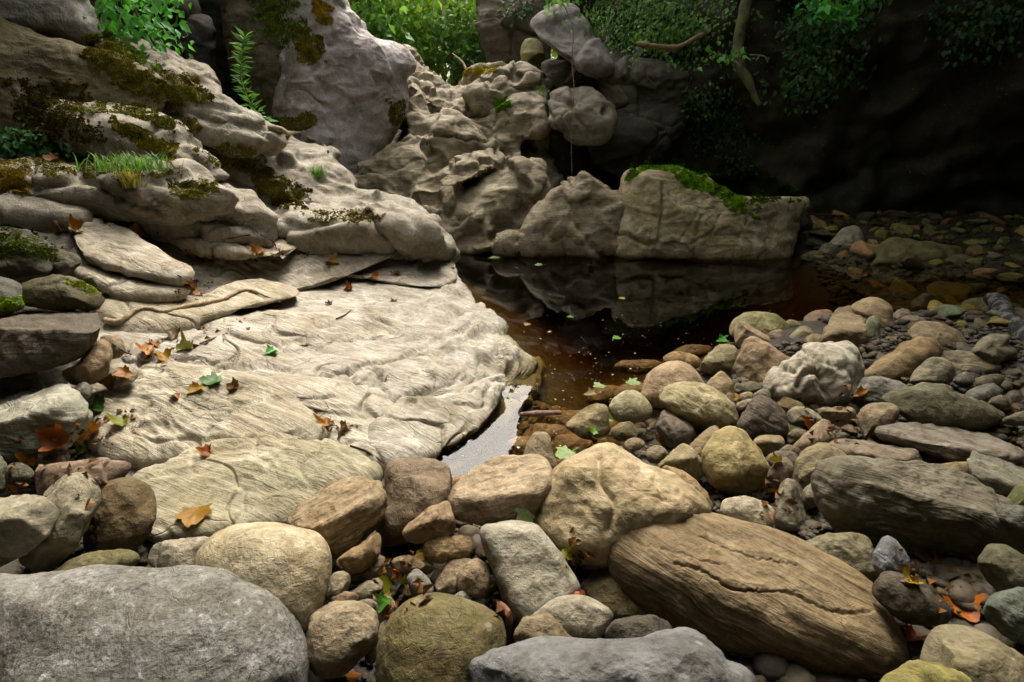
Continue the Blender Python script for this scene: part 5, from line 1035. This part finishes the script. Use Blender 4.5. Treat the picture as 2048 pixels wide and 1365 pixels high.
for a in [
    (392, 1028, 46, 100, 'a87a34', 'large flat brown maple leaf lying on the near lobe of the slab', .15, .1),
    (688, 1352, 52, 60, 'd07a1c', 'bright orange leaf at the bottom edge beside the olive brown boulder', .3), (150, 465, 26, 20, OR, 'curled orange leaf high on the slab, left side', .8, .4),
    (118, 452, 18, 80, BR, 'small brown leaf left of the curled orange one', .6), (300, 702, 24, 30, 'c47f2e', 'upper orange leaf in the gutter of the slab', .6),
    (330, 716, 24, 10, 'b8862c', 'yellow brown leaf in the gutter of the slab', .7), (376, 700, 24, 40, '8a8a58', 'curled grey green leaf in the gutter of the slab', .9, .4),
    (252, 748, 24, 60, OR, 'orange leaf above the round grey stone', .5), (225, 765, 20, 10, DB, 'dark brown leaf above the round grey stone', .6),
    (430, 764, 32, 20, '4a7030', 'dark green leaf on the slab', .25), (396, 778, 24, 70, 'b8904c', 'tan maple leaf beside the dark green leaf', .4),
    (470, 776, 20, 0, BR, 'brown leaf right of the dark green leaf', .7), (352, 796, 16, 20, 'a4602a', 'small rust leaf on the middle of the slab', .5),
    (545, 706, 22, 50, '5aa048', 'light green leaf on the white slab', .4), (198, 818, 34, 15, '46662c', 'dull green leaf beside the square grey block', .5),
    (190, 865, 36, 60, 'b8742e', 'long curled orange leaf at the corner of the square block', .9, .5), (245, 848, 26, 5, '8a8a34', 'yellow green leaf right of the long curled leaf', .7, .3),
    (115, 888, 34, -10, 'b0622a', 'orange leaf lying above the flat reddish stone', .9, .5), (60, 915, 26, 40, OR, 'torn orange leaf at the left edge', .6), (165, 908, 34, 10, '8aa050', 'pale green leaf over the flat reddish stone', .3),
    (45, 985, 22, 20, 'b0702a', 'orange leaf above the wedge stone at the left edge', .5), (300, 1085, 36, 70, '33523a', 'dark bluish green leaf beside the brown boulder', .5, .3, .5),
    (415, 905, 20, 15, 'a4582a', 'rust leaf in the fold between two slab lobes', .8, .3), (655, 850, 24, 0, 'b0743a', 'brown curled leaf where the slab breaks up', .8, .4), (690, 858, 18, 40, BR, 'small brown leaf next to the curled one', .8),
    (772, 760, 16, 90, DB, 'dark brown leaf on the white slab near the water', .6), (700, 578, 16, 20, '9a5c34', 'brown scrap of leaf on the far part of the slab', .8),
    (790, 602, 12, 50, BR, 'tiny brown leaf on the far slab', .7), (660, 610, 13, 10, DB, 'dark leaf scrap in mid slab', .7), (662, 524, 24, 170, 'c09058', 'pale tan leaf at the far edge of the slab', .4), (750, 556, 20, 5, 'b06c3c', 'rust leaf on the rim of the far slab', .6), (795, 550, 18, 30, BR, 'brown leaf near the water rim of the far slab', .6),
    (400, 525, 26, 30, BR, 'brown leaf heap left of the far lumps', .6), (425, 522, 18, 70, '8a8438', 'olive leaf beside the brown heap', .5), (520, 508, 22, 10, OR, 'orange leaf under the back ledge', .7), (560, 510, 18, 60, BR, 'brown leaf under the back ledge', .7), (384, 582, 26, 20, 'b0702e', 'orange brown leaves at the end of the pillow ledge', .6), (365, 572, 20, 80, DB, 'dark leaf at the end of the pillow ledge', .7), (400, 590, 16, 45, OR, 'bright scrap of leaf right of the pillow ledge', .6),
    (350, 672, 26, 20, DB, 'dark brown leaf in the crack below the root', .8), (310, 690, 18, 60, OR, 'small orange leaf in the crack below the root', .6), (280, 458, 24, 10, 'b08030', 'yellow leaf in the crack of the upper bank', .8), (200, 436, 20, 30, OR, 'orange leaf under the bank terrace', .6), (110, 322, 18, 40, OR, 'orange leaf on the moss carpet', .5),
    (1135, 908, 40, 35, '9cb084', 'pale blue green maple leaf afloat beside the large cream boulder', .1), (1200, 773, 22, 30, PG, 'pale green maple leaf floating left of another', .1), (1262, 766, 26, 150, PG, 'pale green maple leaf floating beside the orange tan dome', .1),
    (1235, 677, 16, 20, '6f9a48', 'green leaf floating in mid pool', .1), (1449, 684, 22, 10, '5a9a48', 'green leaf in the water beside the wedge stone', .2), (1447, 675, 14, 80, '2f7a2c', 'small dark green leaf touching the wedge stone', .3), (1050, 1028, 32, 60, 'b4c0a4', 'washed out leaf under the flat topped block', .3),
    (1222, 843, 10, 20, '4fae34', 'small vivid green leaf beside the ball shaped stone', .2), (992, 517, 20, 0, '8aa078', 'grey green leaf floating at the back of the pool', .1), (905, 533, 14, 40, 'b4b48a', 'pale leaf floating by the far slab rim', .1), (1080, 531, 16, 10, '8a9a78', 'thin leaf floating in the far pool', .1),
    (1142, 635, 12, 30, '5a8a34', 'tiny green leaf floating in the pool', .1), (1246, 598, 12, 10, 'c0b07c', 'tiny yellow leaf floating right of the middle', .1), (1055, 650, 13, 60, 'b88a6c', 'tiny pinkish leaf floating left of the middle', .1),
    (1185, 790, 22, 10, 'a08a70', 'soggy grey brown leaf below the floating pair', .3), (1200, 880, 28, 40, 'b8ac88', 'pale soaked leaf above the large cream boulder', .5), (1325, 890, 26, 100, 'a8703a', 'orange brown leaf standing beside the ochre diamond stone', .7, .4, .6), (1188, 862, 18, 10, '7aa040', 'yellow green leaf scrap in the shallows', .4),
    (820, 1092, 38, 110, '6a8a62', 'curled blue green leaf between the smooth brown stone and the flat tan stone', .9, .3, .4), (850, 1108, 20, 20, 'c09a5c', 'tan curled leaf above the flat tan stone', .9, .4), (796, 1142, 18, 60, 'b8682a', 'orange leaf beside the small blue grey stone', .5), (790, 1185, 42, 80, '93923e', 'yellow green leaf folded among the little stones', .8, .3, .2), (775, 1155, 22, 10, 'a8a048', 'small yellow leaf above the folded one', .7), (772, 1205, 26, 60, '4f7a34', 'green pointed leaf beside the folded yellow one', .6), (960, 1200, 18, 10, 'c07a2c', 'orange scrap beside the pale slab stone', .6), (952, 1085, 24, 90, 'a8682a', 'rust leaf upright beside the ochre loaf stone', .8, .4, .8), (1015, 1250, 28, 60, 'a09a74', 'dry pale leaf beside the brown stick', .8, .4),
    (1140, 1100, 24, 60, 'a8a04a', 'yellowish leaf in the gap right of the slab stone', .7, .3), (1540, 990, 34, 60, 'b0842c', 'golden curled leaf under the ochre diamond stone', .9, .4, .3), (1555, 925, 22, 30, 'a89034', 'yellow leaf right of the ochre diamond stone', .9, .4), (1600, 1062, 22, 0, 'b0602a', 'rust leaf under the triangular stone', .8, .3),
    (1615, 845, 18, 20, 'c06a24', 'orange leaf above the pinkish peaked stone', .4), (1720, 790, 22, 100, 'b07a30', 'brown yellow leaf at the right foot of the gnarled boulder', .8), (1712, 810, 16, 10, 'c0a030', 'yellow leaf scrap under the gnarled boulder', .7), (1700, 865, 20, 30, 'b8602a', 'orange leaf left of the plank shaped stone', .5), (2010, 880, 20, 40, 'b8662a', 'orange leaf behind the end of the plank shaped stone', .6), (1475, 795, 16, 10, 'b08434', 'orange brown leaf under the peaked stone', .5),
    (1850, 1125, 34, 20, 'a87a34', 'upper brown leaf of the pile beside the blue grey upright stone', .6), (1890, 1150, 36, 60, '9a5a2a', 'large rust leaf of the pile below the huge dark slab', .7), (1915, 1215, 42, 100, 'c46a1c', 'bright orange leaf of the pile right of the dark pitted stone', .5), (1820, 1165, 24, 40, 'b89a30', 'yellow leaf at the left of the leaf pile', .6), (1870, 1175, 30, 10, '8a5a24', 'dull brown leaf in the middle of the leaf pile', .7), (1910, 1180, 30, -20, '9a642c', 'brown leaf at the right of the leaf pile', .6), (1830, 1275, 24, 30, 'a04a24', 'red brown leaf between the log shaped boulder and the corner boulder', .6)]:
    leaf(*a)
LP, LN = [], []
for i, (poly, n) in enumerate([('250,705 470,640 480,660 300,745', 70), ('360,560 430,570 405,600 360,592', 50), ('150,850 262,830 205,900 100,910', 70), ('1800,1105 1940,1110 1950,1225 1850,1200', 120), ('1690,780 1730,780 1722,860 1690,900', 40), ('760,1130 830,1120 850,1205 770,1220', 60),
                               ('1520,970 1560,960 1570,1020 1530,1025', 40), ('400,515 600,503 600,520 400,530', 60), ('1140,1070 1175,1100 1160,1150 1130,1130', 30), ('20,885 165,880 165,1000 20,990', 60), ('1600,820 1720,800 1700,880 1600,870', 40), ('640,845 710,850 700,870 640,862', 25), ('30,315 330,342 300,350 40,330', 60), ('230,450 330,470 420,520 330,480', 40), ('980,1180 1030,1230 1020,1290 985,1220', 30)]):
    a_, b_, _ = patch(poly, int(n * .6), 300 + i, 0, True)
    if len(a_): LP.append(a_); LN.append(b_)
LP, LN = np.concatenate(LP), np.concatenate(LN); r = np.random.default_rng(8); k = len(LP)
put('leaf_litter', (T_LEAF[0] * np.array([1, 1, 2.4]), T_LEAF[1]), LP + LN * .006, frames(r.normal(size=(k, 3)) * np.array([1, 1, .35]), LN + r.normal(size=(k, 3)) * .5), .034 * r.uniform(.4, 1.2, k), M_DEAD, '5c4024', kind='stuff')
# ------------------------------------------------------------------ scattered stones, gravel, specks on the water
def ico(seed, flat):
    bm = __import__('bmesh').new(); __import__('bmesh').ops.create_icosphere(bm, subdivisions=4, radius=1)
    V = np.array([v.co[:] for v in bm.verts]); F = np.array([[v.index for v in f.verts] for f in bm.faces]); bm.free()
    r = np.random.default_rng(seed); V = V * (1 + .2 * fbm(V * .9 + seed * 9, 2) + .035 * fbm(V * 3.5 + seed, 3))[:, None]
    for k in range(9):
        n = r.normal(size=3); n /= np.linalg.norm(n); dd = V @ n - r.uniform(.45, .85); V = V - n * (np.where(dd > 0, dd, 0) * .88)[:, None]
    return V * np.array([1, r.uniform(.6, .85), flat]), F
BASE = [mesh_np('stone', *(lambda v: (v[0], [v[1]]))(ico(i, f))) for i, f in enumerate((.5, .6, .4, .7, .45, .55, .35, .6, .5, .65))]
for b_ in BASE: b_.materials.append(M_STONE)
MARK = [(o, np.array(o.location)) for o in bpy.data.objects if o.get('group') == 'stones heaped round the pool']
bpy.context.view_layer.update()
HUES = {'olive': '8a8146', 'brown': '7e683f', 'grey': '8c8a7e', 'tan': 'ab915f', 'dark': '5a543a', 'green grey': '74785a', 'pinkish': '9a8569'}
def short(l):
    w = l.split()
    for k, q in enumerate(w):
        if q in ('stone', 'boulder', 'dome', 'block', 'wedge', 'slab', 'pebble', 'nub', 'piece', 'loaf'): return ' '.join(w[max(0, k - 5):k + 1])
    return ' '.join(w[:5])
def scatter(poly, n, lo, hi, hues, seed, where, grp, flat=.8):
    Pp = poly_of(poly); r = np.random.default_rng(seed); done = 0; tries = 0; pts = []
    while done < n and tries < n * 14:
        tries += 1; x, y = r.uniform(Pp.min(0), Pp.max(0))
        if not inside(Pp, x, y): continue
        h = cast(x, y)
        if h is None or not h[2].name.startswith(('water', 'stream')): continue
        p = h[0]; p[2] = float(ground(p[0], p[1])) if p[2] < .2 else p[2]; s = math.exp(r.uniform(math.log(lo), math.log(hi)))
        if any(np.linalg.norm(p - q) < (s + s2) * .8 for q, s2 in pts): continue
        pts.append((p, s)); done += 1
        o = bpy.data.objects.new('stone', BASE[r.integers(len(BASE))]); COL.objects.link(o)
        o.location = p + (0, 0, s * .18); o.rotation_euler = (r.normal() * .25, r.normal() * .25, r.uniform(0, 6.28)); o.scale = (s, s * r.uniform(.75, 1.1), s * r.uniform(.7, 1.2))
        hn = hues[r.integers(len(hues))]; o.color = tuple(c * r.uniform(.55, .8) * (1.9 if seed < 3 else 1) for c in lin(HUES[hn])) + (1,)
        for k_, v_ in dict(sc=1.2, gr=.35, oc=.05, sp=.1, gn=float(r.uniform(0, .4)), cr=0., ax=[0., .3, .95]).items(): o[k_] = v_
        big = 'tiny' if s < .035 else 'small' if s < .07 else 'fist sized' if s < .11 else 'larger'
        d = [np.linalg.norm(p - q) for _, q in MARK]; m = MARK[int(np.argmin(d))]; ml = short(m[0]['label'])
        side = 'right of' if p[0] - m[1][0] > abs(p[1] - m[1][1]) else 'left of' if m[1][0] - p[0] > abs(p[1] - m[1][1]) else 'beyond' if p[1] > m[1][1] else 'in front of'
        tag(o, f'{big} {hn} stone {where} {side} the {ml}', 'stone', grp)
SH = 'on the shore'
scatter('1600,436 1700,428 2060,424 2060,600 1880,612 1790,560 1640,520 1600,490', 92, .06, .18, ['olive', 'brown', 'olive', 'dark', 'green grey', 'tan'], 1, SH, 'loose stones of the far shore')
scatter('1800,575 2060,590 2060,690 1880,650 1790,615', 26, .05, .13, ['olive', 'olive', 'green grey', 'dark'], 2, 'in the shallows', 'loose stones of the far shore')
scatter('1480,780 2060,690 2060,960 1650,990 1480,930', 84, .028, .08, ['brown', 'grey', 'tan', 'pinkish', 'dark'], 3, 'among the stones', 'loose stones between the boulders')
scatter('640,1040 1010,1040 1010,1260 660,1300', 30, .015, .04, ['brown', 'grey', 'tan', 'dark'], 4, 'in the gap', 'loose stones between the boulders')
scatter('1030,780 1420,700 1500,660 1460,720 1230,930 1060,940', 26, .04, .11, ['brown', 'tan', 'brown'], 5, 'under water', 'stones under the amber water')
scatter('-40,890 330,900 330,1100 60,1150 -40,1100', 14, .02, .05, ['brown', 'dark', 'grey'], 6, 'in the gap', 'loose stones between the boulders')
# gravel
r = np.random.default_rng(99); pts = []; n0 = 0
for poly, n, lo, hi in [('1460,700 2060,640 2060,1260 1500,1110 1430,900', 3200, .006, .026), ('560,1000 1450,860 1450,1300 560,1340', 1800, .005, .016), ('1590,430 2060,420 2060,640 1780,600 1640,530', 5200, .014, .05), ('-60,860 330,880 330,1160 -60,1160', 900, .005, .018), ('1020,760 1440,700 1250,930 1040,930', 900, .015, .045)]:
    Pp = poly_of(poly); c = 0; k = 0
    while c < n and k < n * 4:
        k += 1; x, y = r.uniform(Pp.min(0), Pp.max(0))
        if not inside(Pp, x, y): continue
        t = ground_t(x, y) if k < 0 else None
        h = cast(x, y)
        if h is None or not h[2].name.startswith(('water', 'stream')): continue
        p = np.array(h[0]); p[2] = ground(p[0], p[1]); pts.append((*p, math.exp(r.uniform(math.log(lo), math.log(hi))))); c += 1
for x, y in np.concatenate([r.uniform([2.0, .6], [5.5, 3.9], (3200, 2)), r.uniform([-2.6, .2], [2., 1.5], (1500, 2))]):
    pts.append((x, y, float(ground(x, y)), math.exp(r.uniform(math.log(.007), math.log(.05)))))
pts = np.array(pts); k = len(pts)
bm = __import__('bmesh').new(); __import__('bmesh').ops.create_icosphere(bm, subdivisions=2, radius=1)
IV = np.array([v.co[:] for v in bm.verts]); IF = np.array([[v.index for v in f.verts] for f in bm.faces]); bm.free()
Mx = frames(r.normal(size=(k, 3)) * np.array([1, 1, .15]), np.array([0, 0, 1.]) + r.normal(size=(k, 3)) * .2)
sc3 = pts[:, 3:] * np.stack([r.uniform(.7, 1.3, k), r.uniform(.7, 1.3, k), r.uniform(.35, .75, k)], 1)
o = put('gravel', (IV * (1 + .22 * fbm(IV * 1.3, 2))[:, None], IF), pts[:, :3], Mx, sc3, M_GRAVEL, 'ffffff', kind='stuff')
for p_ in o.data.polygons: pass
o.data.polygons.foreach_set('use_smooth', np.ones(len(o.data.polygons), bool))
# specks on the pool
P = []
while len(P) < 330:
    x, y = r.uniform([900, 505], [1800, 930])
    if r.uniform() < np.clip((y - 520) / 150, .12, 1):
        h = cast(x, y)
        if h and h[2].name.startswith('water') and ground(h[0][0], h[0][1]) < -.03: P.append(h[0] + np.array([0, 0, .0015]))
P = np.array(P); k = len(P); s = np.exp(r.normal(size=k) * .5) * .0042
me = put('floating_specks', (np.array([(-.5, -.3, 0), (.5, -.4, 0), (.6, .3, .05), (-.3, .5, 0)]), np.array([(0, 1, 2), (0, 2, 3)])), P, frames(np.stack([r.normal(size=k), r.normal(size=k), np.zeros(k)], 1), np.tile([0, 0, 1.], (k, 1))), s, M_DEAD, 'a39a80', kind='stuff')
